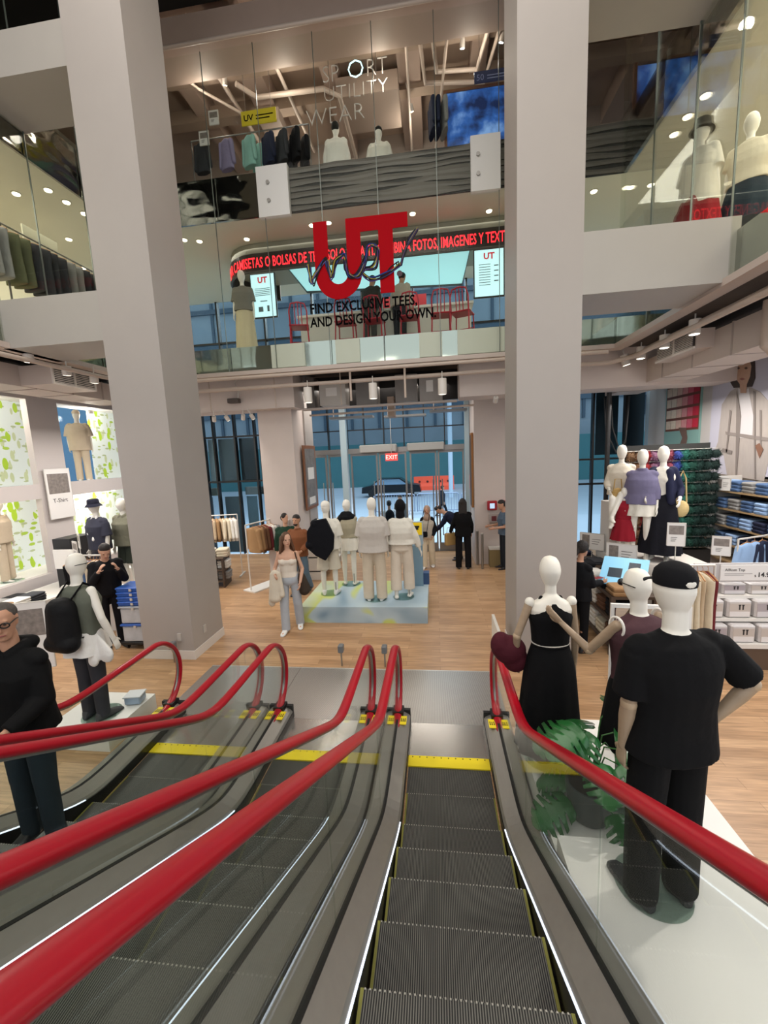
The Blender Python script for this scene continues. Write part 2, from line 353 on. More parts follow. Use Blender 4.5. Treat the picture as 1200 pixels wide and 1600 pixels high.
# ================================================================ fascia bands and glass guards of the atrium
def mirrormat(name, col, strength, sc=(1, 1, 1), scale=1.2, rough=.05):
    m, nt, b = base_mat(name); L = nt.links
    b.inputs['Base Color'].default_value = lin(col); b.inputs['Metallic'].default_value = 1; b.inputs['Roughness'].default_value = rough
    tc = nt.nodes.new('ShaderNodeTexCoord'); mp = nt.nodes.new('ShaderNodeMapping'); mp.inputs['Scale'].default_value = sc; n = nt.nodes.new('ShaderNodeTexNoise'); n.inputs['Scale'].default_value = scale; n.inputs['Detail'].default_value = 1
    L.new(tc.outputs['Object'], mp.inputs[0]); L.new(mp.outputs[0], n.inputs['Vector'])
    bp = nt.nodes.new('ShaderNodeBump'); bp.inputs['Strength'].default_value = strength; bp.inputs['Distance'].default_value = .1
    L.new(n.outputs[0], bp.inputs['Height']); L.new(bp.outputs[0], b.inputs['Normal']); return m
MIR = mirrormat('mirror_band', '#b9bcb6', .12); MIRW = mirrormat('wavy_mirror', '#8f8c88', .5, (1, 1, 2), 1.4, .07)
struct(MB().box(-6.2, 3.5, 8.58, 8.62, 4.86, 5.35).build('trim_band_1', MIR))
struct(MB().box(-6.22, -6.18, -4, 8.6, 4.86, 5.35).build('trim_band_2', MIR))
struct(MB().box(3.48, 3.54, -4, 8.6, 4.86, 5.35).build('trim_band_3', MIR))
struct(MB().box(-6.2, -3.32, 8.58, 8.62, 7.8, 8.6).build('trim_band_4', MIRW))
wb = struct(MB().box(-3.32, 3.5, 8.59, 8.62, 7.8, 8.6).build('trim_band_5', mat('#171412', .6)))  # dark gaps of a wavy reflection, put into the band colour
rr = random.Random(11)
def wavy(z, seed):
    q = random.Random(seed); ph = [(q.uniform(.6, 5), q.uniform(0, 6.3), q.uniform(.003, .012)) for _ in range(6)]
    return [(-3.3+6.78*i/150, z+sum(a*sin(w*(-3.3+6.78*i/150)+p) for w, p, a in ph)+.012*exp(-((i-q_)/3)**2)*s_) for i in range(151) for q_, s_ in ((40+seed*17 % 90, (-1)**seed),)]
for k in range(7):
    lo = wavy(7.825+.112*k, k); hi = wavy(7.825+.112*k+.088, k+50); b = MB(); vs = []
    b.rings([[(x, 8.575, a), (x, 8.59, a), (x, 8.59, c), (x, 8.575, c), (x, 8.568, (a+c)/2)] for (x, a), (_, c) in zip(lo, hi)]); b.build('reflection_stripe', mat('#5a544f', .45, .2, .1, 3), wb)  # grey strips shaped as ceiling slats reflected in a wavy mirror
struct(MB().box(-6.22, -6.18, -4, 8.6, 7.8, 8.6).build('trim_band_6', MIRW))
struct(MB().box(3.48, 3.54, -4, 8.6, 7.8, 8.6).build('trim_band_7', MIRW))
bp1 = struct(MB().box(-3.31, -2.68, 8.46, 8.575, 7.72, 8.62).build('trim_box_1', mat('#cfcdc9', .5)))
bp2 = struct(MB().box(.79, 1.32, 8.46, 8.575, 7.72, 8.64).build('trim_box_2', mat('#cfcdc9', .5)))
for pb, x in ((bp1, -3.08), (bp2, .92)):
    for z in (8.0, 8.32): MB().tube([(x, 8.46, z), (x, 8.43, z)], .035, 12).build('bolt_cap', STEEL, pb, True)
for i, (x0, x1) in enumerate(((-3.32, -2.6), (-1.95, -1.45), (-.25, .2), (.5, 1.4))):
    struct(MB().box(x0, x1, 8.55, 8.577, 4.88, 5.34).build('trim_panel_%d' % (i+1), mat('#c9c8bf', .4)))
SEAM = mat('#6c726c', .3, .5)
gcol = glass('guard_glass', (.95, .965, .94), .1)
g = struct(MB().box(-6.2, 3.5, 8.52, 8.535, 4.84, 10.75).build('window_guard_far', gcol))
s_ = MB()
for x in (-5.3, -4.25, -3.2, -2.05, -.95, .17, 1.3, 2.4): s_.box(x-.006, x+.006, 8.505, 8.52, 4.84, 10.75)
s_.build('glass_joint', SEAM, g)
for nm, X in (('left', -6.15), ('right', 3.42)):
    g = struct(MB().box(X-.007, X+.007, -3, 8.52, 4.84, 11.0).build('window_guard_'+nm, gcol)); s_ = MB()
    for y in (-1.5, -.4, .7, 1.8, 2.9, 4.0, 4.8, 5.55, 6.35, 7.4): s_.box(X-.01, X+.01, y-.006, y+.006, 4.84, 11.0)
    s_.build('glass_joint', SEAM, g)
# edge angle and white ledge under the bands
struct(MB().box(-6.25, 3.55, 8.42, 8.64, 4.76, 4.84).box(3.36, 3.58, -4, 8.42, 4.76, 4.84).box(-6.3, -6.08, -4, 8.42, 4.76, 4.84).build('trim_ledge', mat('#b9aaa0', .55)))
struct(MB().box(-9.7, 7.2, 8.66, 12.6, 4.88, 4.98).box(-9.7, -6.3, -4, 8.66, 4.88, 4.98).box(3.6, 7.2, -4, 8.66, 4.88, 4.98).build('ceiling_ground', mat('#4a423d', .9, 0, .2, 2)))
# street outside, bluish shade mixed into street and sidewalk colours
struct(MB().box(-30, 30, 12.6, 60, -.6, -.3).build('street', mat('#a9b8c4', .8, 0, .1, 1)))
struct(MB().box(-30, 30, 12.3, 20.5, -.3, -.27).build('sidewalk', mat('#b3c0cc', .8, 0, .06, 2)))
struct(MB().box(-30, 30, 42, 43, -.3, 4.1).build('hoarding_wall', mat('#467b80', .7, 0, .12, .6)))
fb = struct(MB().box(-40, 40, 48, 49, -.3, 30).build('building_backdrop', mat('#95a3ad', .6, 0, .3, .25)))
mw = MB()
for k in range(-12, 13): mw.box(k*3.2, k*3.2+.3, 47.8, 48, 6, 30)
for z in (8, 12, 16, 20): mw.box(-40, 40, 47.7, 48, z, z+.5)
mw.build('building_grid', mat('#4d6070', .5), fb)
struct(MB().box(-30, -10.5, 15, 16, 0, 30).build('neighbour_wall', mat('#8aa0b2', .7)))
# ================================================================ ESCALATORS
def soft(v, k=.05): return k*log(1+exp(min(v/k, 60))) if v/k < 60 else v
def zstep(Y): return soft(.5774*(3.0-Y))
def zstrip(Y): return .10+soft(.5774*(2.86-Y), .06)
def zrail(Y): return .97+soft(.5774*(2.84-Y), .05)
YS = [-1.6+.1*k for k in range(0, 57)]          # to 4.0
RED = mat('#a00a1d', .3, 0, .05, 9, .0, spec=.35)
BRUSH = mat('#a5a19b', .42, .75, .08, 26, .0, stretch=(1, .15, 1))
BLACKR = mat('#0d0d0d', .5); SKIRT = mat('#141414', .35, .3)
def stripe(c1, c2, period, name, metal=.6, rough=.4, duty=.5):
    m, nt, b = base_mat(name); L = nt.links
    tc = nt.nodes.new('ShaderNodeTexCoord'); sp = nt.nodes.new('ShaderNodeSeparateXYZ'); L.new(tc.outputs['Object'], sp.inputs[0])
    a = nt.nodes.new('ShaderNodeMath'); a.operation = 'DIVIDE'; a.inputs[1].default_value = period; L.new(sp.outputs['X'], a.inputs[0])
    f = nt.nodes.new('ShaderNodeMath'); f.operation = 'FRACT'; L.new(a.outputs[0], f.inputs[0])
    g_ = nt.nodes.new('ShaderNodeMath'); g_.operation = 'GREATER_THAN'; g_.inputs[1].default_value = duty; L.new(f.outputs[0], g_.inputs[0])
    mx = nt.nodes.new('ShaderNodeMix'); mx.data_type = 'RGBA'; mx.inputs[6].default_value = lin(c1); mx.inputs[7].default_value = lin(c2)
    L.new(g_.outputs[0], mx.inputs[0]); L.new(mx.outputs[2], b.inputs['Base Color']); b.inputs['Metallic'].default_value = metal; b.inputs['Roughness'].default_value = rough
    bp = nt.nodes.new('ShaderNodeBump'); bp.inputs['Strength'].default_value = .6; bp.inputs['Distance'].default_value = .004; L.new(g_.outputs[0], bp.inputs['Height']); L.new(bp.outputs[0], b.inputs['Normal'])
    return m
TREAD = stripe('#1d1d1e', '#6b6964', .0095, 'grooved_step', .35, .45, .55)
PLATE = stripe('#97928c', '#c4bfb8', .012, 'grooved_plate', .75, .32)
PLAIN = mat('#bdb8b1', .22, .85, .05, 14, 0, stretch=(6, 1, 1))
YEL = mat('#e8cf1c', .5); ESCG = glass('balustrade_glass', (.935, .955, .94), .12, amt=.27)
STRIP = emis('#dfeaff', 1.7, 'pale_strip_surface')  # pale emissive strip along the skirt edge
G, SK = .53, .395
step_proto = MB()
step_proto.box(-.385, .385, -.40, 0, -.025, 0); step_proto.box(-.385, .385, -.012, 0, -.22, -.025)
step_proto.cur = 1; step_proto.box(-.385, -.372, -.4, 0, 0, .002).box(.372, .385, -.4, 0, 0, .002)
step_proto.cur = 2
for k in range(40): step_proto.box(-.37+.0187*k, -.37+.0187*k+.006, -.005, 0.001, .0, .0025)
STEPM = step_proto.mesh('step', [TREAD, mat('#77742c', .6), mat('#a7a39b', .5, .3)])
def rail_path(n=24):
    P = [(0, y, zrail(y)) for y in YS if y < 3.95]; cy, r = 3.98, .41; cz = zrail(3.95)-r
    for k in range(n+1):
        a = radians(92-172*k/n); P.append((0, cy+r*cos(a), cz+r*sin(a)))
    P.append((0, 3.9, .15)); return P
def escalator(cx, label):
    t = thing('escalator', label, 'escalator', (cx, 0, 0), 0, 'escalators down to the ground floor')
    for s in (-1, 1):
        gx = s*G
        # handrail
        P = rail_path()
        o = MB().tube([(gx, y, z) for _, y, z in P], .041, 14, True, ry=.025, side=(1, 0, 0)).build('handrail', RED, t, 'all')
        MB().tube([(gx, y+0, z) for _, y, z in [(0, q[1]+(3.98-q[1])*.07 if q[1] > 3.98 else q[1], q[2]-.03 if q[1] < 4.05 else q[2]) for q in P]], .014, 8, ry=.012, side=(1, 0, 0)).build('handrail_guide', STEEL, o, 'all')
        # glass panels
        cuts = [-1.6, .15, 1.45, 2.72, 4.4]
        for a, b in zip(cuts[:-1], cuts[1:]):
            ys = [y for y in YS if a+.01 < y < min(b, 3.95)-.01]
            lo = [a+.004]+ys+([b-.004] if b < 4 else [4.0, 4.12]); top = [a+.004]+ys+([b-.004] if b < 4 else [])
            poly = [(y, zstrip(y)+.03) for y in lo]; up = [(y, zrail(y)-.03) for y in top]
            if b > 4:
                arc = [(3.98+.375*cos(radians(q)), zrail(3.95)-.41+.375*sin(radians(q))) for q in range(92, -70, -9)]; up += arc
            MB().prism(poly+up[::-1], gx-.005, gx+.005).build('glass_panel', ESCG, t)
        base = [(y, zstrip(y)) for y in YS]+[(4.1, zstrip(4.1)), (4.2, zstrip(4.2))]
        def D(pts): return [(s*x, z) for x, z in pts]
        dk = MB().sweep(D([(SK+.005, .0), (SK+.02, .022), (G-.014, .075), (G-.014, -.02), (SK+.005, -.03)]), base).build('inner_deck', BRUSH, t)
        MB().sweep(D([(G+.014, -.02), (G+.014, .075), (G+.115, .045), (G+.14, .015), (G+.14, -.03)]), base).build('outer_deck', BRUSH, t)
        MB().sweep(D([(G-.014, -.02), (G-.014, .079), (G+.014, .079), (G+.014, -.02)]), base).build('glass_channel', BLACKR, t)
        MB().box(min(s*(SK+.004), s*(G+.142)), max(s*(SK+.004), s*(G+.142)), 4.195, 4.235, 0, zstrip(4.2)+.07).box(gx-.06, gx+.06, 4.1, 4.235, .14, .2).build('deck_end', BLACKR, t)
        MB().sweep(D([(SK-.003, -.006), (SK-.003, .001), (SK+.004, .003), (SK+.004, -.006)]), [q for q in base if q[0] < 2.9]).build('pale_strip', STRIP, t)
        MB().rings([[(s*SK, y, z-.01), (s*SK, y, max(z-.35, -.02)), (s*(SK+.03), y, max(z-.35, -.02)), (s*(SK+.03), y, z-.01)] for y, z in base]).build('skirt', SKIRT, t)
        MB().rings([[(s*(G+.136), y, z), (s*(G+.136), y, 0), (s*(G+.142), y, 0), (s*(G+.142), y, z)] for y, z in base]).build('side_cladding', mat('#6f6d69', .4, .6), t)
        for dx, w in ((-.065, .042), (.065, .042)):
            xx = gx+dx; zt = zstrip(4.0)+.06
            st = MB().add([(xx-w, 3.93, zt+(-.018 if dx*s < 0 else -.012)+.012), (xx+w, 3.93, zt), (xx+w, 4.09, zt), (xx-w, 4.09, zt)], [(0, 1, 2, 3)])
            st = MB().cbox((xx, 4.02, zt+.006-(.0)), .07, .14, .006).build('warning_sticker', YEL, t)
            m_ = MB()
            for k in range(3): m_.cbox((xx-.02+.02*k, 4.025, zt+.0095), .009, .05-.01*(k % 2), .002); m_.cbox((xx-.02+.02*k, 4.0, zt+.0095), .014, .008, .002)
            m_.build('warning_figures', BLACKR, st)
    for k in range(13):
        y = 2.85+.4-.4*k
        if y > 3.3: continue
        z = zstep(y-.15) if y < 2.9 else 0
        z = .5774*max(0, 3.0-y)
        z = zstep(y)
        sn = bpy.data.objects.new('step', STEPM); COL.objects.link(sn); sn.parent = t; sn.location = (0, y, z)
    MB().box(-.385, .385, 3.25, 3.6, -.02, .004).build('step_plate', TREAD, t)
    cb = MB().box(-.39, .39, 3.56, 3.70, -.01, .016).build('comb_plate', YEL, t)
    dt = MB()
    for k in range(11): dt.cyl(-.35+.07*k, 3.68, .015, .019, .006, 8)
    dt.build('comb_screw', BLACKR, cb)
    MB().box(-.41, .41, 3.70, 4.2, -.01, .014).build('floor_plate', PLAIN, t)
    MB().box(-.677, .677, 4.2, 5.33, -.01, .012).build('landing_plate', PLATE, t)
    MB().box(-.677, .677, 5.32, 5.335, 0, .016).build('plate_edge', mat('#d5d2cd', .3, .7), t)
    return t
escalator(.055, 'escalator straight ahead with bare grooved steps and two red handrails')
escalator(-1.31, 'middle escalator of the three, between the empty one and the one with a rider')
escalator(-2.67, 'escalator farthest from the big mannequins, carrying the man in glasses')

for i, (px, l) in enumerate(((601, 'beside the handrail of the empty escalator'), (532, 'beyond the middle escalator'), (259, 'beyond the escalator with the rider'))):
    p_ = at(px, 1046, z=0); t = thing('sensor_post', 'small grey sensor post on the floor '+l, 'sensor', (p_.x, 5.42, 0)); MB().cyl(0, 0, 0, .22, .012, 10).build('post', STEEL, t, True); MB().bbox((0, 0, .27), .075, .1, .11, .01).build('head', mat('#6d6e70', .4), t)
# ================================================================ FIGURES
SKIN = mat('#b98a6f', .55, 0, .06, 30); SKIN2 = mat('#c99c82', .55, 0, .06, 30)
MANN = mat('#e2ddd2', .5, 0, .02, 10); WOODARM = mat('#a08a72', .45, 0, .12, 6, 0, stretch=(1, 1, 6))
SHOE_W = mat('#dcdad6', .6); SHOE_B = mat('#17161a', .5); HAIR_D = mat('#1d1613', .7, 0, .3, 60, .5); HAIR_B = mat('#5a3a24', .65, 0, .3, 60, .5)
def nv(a): return V3(a).normalized()
class Fig:
    """joint layout of a standing body; +Y is the way it faces, +X its own right side"""
    def __init__(s, h=1.75, arms=None, legs=None, lean=(0, 0, 1), head=(0, .05, 1), female=False, stance=.095, twist=0, hipz=None):
        s.h = h; k = h/1.75; s.k = k; s.female = female
        arms = arms or {}; legs = legs or {}
        la = nv(lean); s.pel = V3((0, 0, 0)); s.waist = s.pel+la*.14*k; s.chest = s.pel+la*.33*k; s.neck = s.pel+la*.53*k
        hd = nv(head); s.hdir = hd; s.head0 = s.neck+hd*.06*k; s.headc = s.neck+hd*.185*k; s.headc.y += .012*k
        sw = (.165 if female else .19)*k; hw = (.095 if female else .09)*k
        c, n_ = cos(twist), sin(twist); s.rt = V3((c, n_, 0)); s.fw = V3((-n_, c, 0))
        s.sh = {}; s.el = {}; s.wr = {}; s.ha = {}; s.hip = {}; s.kn = {}; s.an = {}; s.fore = {}
        for g in (-1, 1):
            s.sh[g] = s.pel+la*.465*k+s.rt*g*sw
            a = arms.get(g, ((g*.12, 0, -1), (g*.06, .18, -1)))
            up_, fo = nv(a[0]), nv(a[1]); s.el[g] = s.sh[g]+up_*.295*k; s.wr[g] = s.el[g]+fo*.25*k; s.fore[g] = fo
            s.ha[g] = s.wr[g]+(nv(a[2]) if len(a) > 2 else fo)*.02*k
            s.hip[g] = s.pel+V3((g*hw, 0, -.03*k))
            l = legs.get(g, ((g*(stance-.09)*1.2, .02, -1), (g*.01, -.02, -1)))
            t_, sh_ = nv(l[0]), nv(l[1]); s.kn[g] = s.hip[g]+t_*.43*k; s.an[g] = s.kn[g]+sh_*.41*k
            s.foot = getattr(s, 'foot', {}); s.foot[g] = nv(l[2]) if len(l) > 2 else nv((g*.18, 1, -.02))
        low = min(s.an[g].z for g in (-1, 1))-.075*k
        dz = -low if hipz is None else hipz
        for d in (s.sh, s.el, s.wr, s.ha, s.hip, s.kn, s.an):
            for g in d: d[g] = d[g]+V3((0, 0, dz))
        for a in ('pel', 'waist', 'chest', 'neck', 'head0', 'headc'): setattr(s, a, getattr(s, a)+V3((0, 0, dz)))
    def ringat(s, t):
        """centre of trunk, t 0 pelvis .. 1 neck"""
        return s.pel.lerp(s.neck, t)
def trunk(b, f, secs, n=22, p=2.3):
    """secs: (t along pelvis->neck, rx, ry, dy) in metres for a 1.75 m body"""
    k = f.k; rs = []
    ax = (f.neck-f.pel).normalized(); X = (f.rt-ax*f.rt.dot(ax)).normalized(); Y = ax.cross(X)
    for q in secs:
        t, rx, ry = q[:3]; dy = q[3] if len(q) > 3 else 0
        c = f.pel+ax*((f.neck-f.pel).length*t)+Y*dy*k; r = []
        for i in range(n):
            a = 2*pi*i/n; ca, sa = cos(a), sin(a)
            r.append(tuple(c+X*rx*k*math.copysign(abs(ca)**(2/p), ca)+Y*ry*k*math.copysign(abs(sa)**(2/p), sa)))
        rs.append(r)
    b.rings(rs)
def hand(b, f, g, curl=.5, fr=.0085, spread=1.):
    """palm, four bent fingers and a thumb continuing from the wrist"""
    k = f.k; w = f.wr[g]; d = f.fore[g]; side = (f.rt*g)
    inn = (V3((-g, 0, 0))-d*d.dot(V3((-g, 0, 0)))); inn = inn.normalized() if inn.length > .1 else V3((0, 0, -1))   # palm faces the body
    across = d.cross(inn).normalized()
    if across.y*1 < 0: across = -across
    b.caps(w-d*.01*k, w+d*.075*k, .026*k, .036*k, 12, .45, side=inn)
    for i, (o_, L) in enumerate(((.027, .068), (.009, .076), (-.009, .07), (-.026, .056))):
        p0 = w+d*.082*k+across*o_*k; d1 = nv(d+inn*.25*curl); p1 = p0+d1*L*.45*k; d2 = nv(d+inn*1.1*curl); p2 = p1+d2*L*.32*k; d3 = nv(d*.6+inn*1.6*curl); p3 = p2+d3*L*.26*k
        b.caps(p0, p1, fr*k*1.05, fr*k, 8); b.caps(p1, p2, fr*k, fr*k*.92, 8); b.caps(p2, p3, fr*k*.92, fr*k*.8, 8)
    t0 = w+d*.025*k+across*.025*k; t1 = t0+nv(across*.8+d*.75+inn*.25)*.04*k; t2 = t1+nv(d+across*.25+inn*.35)*.032*k
    b.caps(t0, t1, fr*k*1.35, fr*k*1.1, 8); b.caps(t1, t2, fr*k*1.1, fr*k*.9, 8)
def head_mesh(b, f, face=True, egg=False):
    k = f.k; c = f.headc; u = f.hdir
    look = getattr(f, 'look', V3((f.fw.x, f.fw.y, 0))); Y = (look-u*look.dot(u)).normalized(); X = Y.cross(u).normalized()
    def P(x, y, z): return c+X*x*k+Y*y*k+u*z*k
    if egg:
        rs = []
        for j in range(15):
            t = -1+2*j/14; z = .128*t; w = sqrt(max(0, 1-t*t)); w = w**.85 if t > 0 else w**.62
            rx = (.078 if t > 0 else .078-.018*(-t))*w+.002; ry = (.098 if t > 0 else .098-.03*(-t))*w+.002
            rs.append([tuple(P(rx*cos(2*pi*i/20), ry*sin(2*pi*i/20)+(.012*t if t < 0 else 0)-(.0 if t > 0 else -.012*-t), z)) for i in range(20)])
        b.rings(rs)
    else:
        rs = []
        for z, rx, ry, dy in ((-.112, .02, .022, .052), (-.104, .038, .045, .04), (-.085, .05, .062, .022), (-.055, .061, .078, .008), (-.02, .068, .088, 0), (.02, .074, .095, -.006), (.06, .073, .094, -.008), (.09, .061, .078, -.01), (.11, .036, .048, -.01), (.118, .008, .01, -.01)):
            rs.append([tuple(P(rx*cos(2*pi*i/20), ry*sin(2*pi*i/20)+dy, z)) for i in range(20)])
        b.rings(rs)
        b.caps(P(0, .083, .012), P(0, .104, -.028), .008*k, .014*k, 8)       # nose
        b.caps(P(-.02, .083, -.062), P(.02, .083, -.062), .009*k, .009*k, 8)    # mouth
        b.caps(P(-.04, .08, .026), P(.04, .08, .026), .009*k, .009*k, 8)       # brow
        for g in (-1, 1): b.caps(P(g*.074, -.004, -.03), P(g*.079, -.012, .02), .011*k, .016*k, 8, .5, side=tuple(X))
    b.caps(f.neck-V3((0, 0, .05*k)), f.head0+u*.04*k, (.055 if not f.female else .046)*k, (.052 if not f.female else .043)*k, 14)
    return P
def body(f, m, parent, name='body', vox=.009, egg=False, arms=True, legs=True, hands=True, feet=True, forearms=True, head=True):
    b = MB(); k = f.k; fm = f.female
    trunk(b, f, [(-.16, .09, .07), (-.08, .15, .1), (.0, .165, .108), (.12, .155, .1), (.27, .128 if fm else .145, .088), (.42, .14 if fm else .155, .095, .004), (.62, .16 if fm else .175, .108, .012 if fm else .005), (.78, .165 if fm else .185, .1), (.88, .14 if fm else .155, .075, -.005), (.95, .08, .06, -.008), (1.0, .05, .05, -.004)])
    if fm:
        for g in (-1, 1): c = f.ringat(.62)+f.rt*g*.07*k+f.fw*.075*k; b.ell(c, .058*k, .05*k, .058*k, 14, 8)
    if head: head_mesh(b, f, egg=egg)
    th = .078 if fm else .082
    for g in (-1, 1):
        if arms:
            b.caps(f.sh[g]-f.rt*g*.02*k, f.el[g], .045*k*(.9 if fm else 1), .036*k*(.88 if fm else 1), 12)
            if forearms:
                m1 = f.el[g].lerp(f.wr[g], .3); b.caps(f.el[g], m1, .036*k*(.88 if fm else 1), .037*k*(.88 if fm else 1), 12); b.caps(m1, f.wr[g], .037*k*(.88 if fm else 1), .024*k, 12)
                if hands: hand(b, f, g)
        if legs:
            b.caps(f.hip[g], f.kn[g], th*k, .054*k, 14)
            c = f.kn[g].lerp(f.an[g], .3)+V3((0, -.012*k, 0)); b.caps(f.kn[g], c, .052*k, .053*k, 12); b.caps(c, f.an[g], .053*k, .034*k, 12)
            if feet:
                d = f.foot[g]; b.caps(f.an[g]-d*.03*k-V3((0, 0, .035*k)), f.an[g]+d*.15*k-V3((0, 0, .05*k)), .034*k, .024*k, 12, 1.25, side=(d.y, -d.x, 0))
                b.caps(f.an[g], f.an[g]+d*.07*k-V3((0, 0, .04*k)), .036*k, .03*k, 12)
    return b.build(name, m, parent, remesh=vox)
def shoes(f, m, parent, name='shoe', up=.02):
    k = f.k
    for g in (-1, 1):
        d = f.foot[g]; b = MB(); z = V3((0, 0, 1)); a = f.an[g]; s = V3((d.y, -d.x, 0))
        rs = []
        for t, w, zt in ((-.075, .022, -.02), (-.06, .036, .015), (-.02, .041, .03), (.03, .043, .018), (.09, .047, -.012), (.15, .046, -.03), (.185, .036, -.042), (.2, .018, -.055)):
            c = a+d*t*k; lo = -.073*k; hi = zt*k; r = []
            for i in range(14):
                q = 2*pi*i/14; cx, sz = cos(q), sin(q)
                r.append(tuple(c+s*w*k*math.copysign(abs(cx)**.7, cx)+z*((lo+hi)/2+(hi-lo)/2*math.copysign(abs(sz)**.6, sz))))
            rs.append(r)
        b.rings(rs); b.build(name, m, parent, True)
def top(f, m, parent, name='shirt', hem=-.1, fit=1.0, sleeve=.6, loose=1.0, neckhole=True, flare=0, vox=.011, hw=0, cuff=None, hood=False, collar=False, front=0):
    """garment for the trunk; hem = t where it ends; sleeve 0 none, 1 elbow, 2 wrist"""
    b = MB(); k = f.k; o = .018*fit; fm = f.female
    wa = (.135 if fm else .155)+.025*(loose-1)*2
    S = [(hem, .18*loose*fit+flare+hw, .125*loose*fit+flare*.8+front), ((hem+.27)/2, (.172*loose*fit+flare*.5), .122*loose+flare*.4), (.27, wa*loose+o*.8, .105*loose+o), (.5, .17*loose*.97+o, .118*loose+o), (.68, (.178 if fm else .192)*(1+(loose-1)*.6)+o, .118*(1+(loose-1)*.6)+o, .006), (.8, (.172 if fm else .195)+o, .1+o), (.885, (.14 if fm else .16)+o, .08+o, -.004), (.945, .095+o*.5, .07, -.006), (.985, .06+o*.3, .058, -.006)]
    trunk(b, f, S)
    for g in (-1, 1):
        if sleeve > 0: b.caps(f.ringat(.86), f.sh[g]-V3((0, 0, .02*k)), .068*k, .058*k, 12)
        if fm and loose < 1.25: c = f.ringat(.62)+f.rt*g*.07*k+f.fw*.078*k; b.ell(c, (.06+o*.6)*k, (.052+o*.6)*k, .062*k, 14, 8)
        if sleeve > 0:
            r0 = (.064 if fm else .074)*k*(1+(loose-1)*.5); r1 = (.055 if fm else .062)*k*loose
            s0 = f.sh[g]-f.rt*g*.03*k; b.ell(f.sh[g]-f.rt*g*.025*k-V3((0, 0, .018*k)), r0*.86, r0*.86, r0*.86, 14, 8)
            if sleeve <= 1:
                e = f.sh[g].lerp(f.el[g], sleeve); b.tube([f.sh[g]-f.rt*g*.05*k, f.sh[g].lerp(e, .2), e], [r0*.6, r0*.84, r1*1.15], 14)
            else:
                e = f.el[g].lerp(f.wr[g], sleeve-1); b.caps(s0-V3((0, 0, .01*k)), f.el[g], r0*.84, r1*.93, 14); b.tube([f.el[g]-(f.el[g]-f.sh[g]).normalized()*.01, f.el[g].lerp(e, .5), e], [r1*.9, r1*.86, (cuff or r1*.72)], 14)
    if hood:
        b.caps(f.neck-f.fw*.05*k+f.rt*.07*k, f.neck-f.fw*.075*k-f.rt*.07*k, .05*k, .05*k, 12)
        b.caps(f.neck-f.fw*.03*k+f.rt*.08*k, f.neck+f.fw*.06*k+f.rt*.04*k-V3((0, 0, .03*k)), .04*k, .03*k, 12); b.caps(f.neck-f.fw*.03*k-f.rt*.08*k, f.neck+f.fw*.06*k-f.rt*.04*k-V3((0, 0, .03*k)), .04*k, .03*k, 12)
    if collar: b.tube([f.neck+V3((0.062*cos(a)*k, .06*sin(a)*k-.004, .0+.012*cos(a)*0)) for a in [2*pi*i/14 for i in range(14)]], .016*k, 8, closed=True)
    return b.build(name, m, parent, remesh=vox, relax=3)
def pants(f, m, parent, name='trousers', length=1.0, w0=1.0, w1=1.0, vox=.011):
    """length 0.25 shorts .. 1 full"""
    b = MB(); k = f.k
    trunk(b, f, [(-.17, .12*w0, .095*w0), (-.08, .172*w0, .122*w0), (.02, .178*w0, .122), (.12, .168, .115), (.22, .15, .1)])
    for g in (-1, 1):
        kn = f.kn[g]; an = f.an[g]-V3((0, 0, .035*k)); r0 = .092*k*w0; rk = .072*k*(w0+w1)/2; ra = .062*k*w1
        if length <= .5:
            e = f.hip[g].lerp(kn, length*2); b.tube([f.hip[g]+V3((0, 0, .03)), f.hip[g].lerp(e, .5), e], [r0*.9, r0, (r0*.95+rk)/2*max(1, w1)], 16)
        else:
            e = kn.lerp(an, (length-.5)*2); b.caps(f.hip[g]+V3((0, 0, .02)), kn, r0, rk, 16); b.tube([kn+(f.hip[g]-kn).normalized()*.02, kn.lerp(e, .5), e], [rk*.98, (rk+ra)/2, ra], 16)
    return b.build(name, m, parent, remesh=vox, relax=3)
def skirt(f, m, parent, name='skirt', length=.8, flare=.12, folds=9, vox=0):
    b = MB(); k = f.k; rs = []; n = 72
    z0 = f.ringat(.24).z; c0 = f.ringat(.24); L = (f.pel.z-min(f.an[1].z, f.an[-1].z))*length+.12*k
    for j in range(13):
        t = j/12; z = z0-L*t; q = min(1, t*3.2); rx = (.142+.04*sin(q*pi/2)+flare*t)*k; ry = (.1+.035*sin(q*pi/2)+flare*.9*t)*k
        rs.append([(c0.x*(1-t)+rx*cos(2*pi*i/n)*(1+.055*t*sin(folds*2*pi*i/n+1.3*t)), c0.y*(1-t)+ry*sin(2*pi*i/n)*(1+.06*t*sin(folds*2*pi*i/n+.5+1.1*t)), z) for i in range(n)])
    b.rings(rs); return b.build(name, m, parent, True)
def long_hair(f, m, parent, P, length=.3, name='hair', vox=.009, width=1.):
    b = MB(); k = f.k
    b.ell(P(0, -.018, .035), .086*k, .1*k, .1*k, 18, 10)
    for x in (-.06, -.03, 0, .03, .06): b.caps(P(x, -.055, .02), P(x*1.25*width, -.075, -.1-length*.95), .045*k, .03*k, 10)
    for g in (-1, 1): b.caps(P(g*.07, -.01, .0), P(g*.085*width, .0, -.1-length*.45), .03*k, .022*k, 10)
    return b.build(name, m, parent, remesh=vox)
def short_hair(f, m, parent, P, name='hair', vox=.008, low=0):
    b = MB(); k = f.k
    b.ell(P(0, -.012, .052), .079*k, .097*k, .078*k, 18, 10); b.ell(P(0, -.04, .01+low), .081*k, .07*k, .085*k, 18, 10)
    return b.build(name, m, parent, remesh=vox)
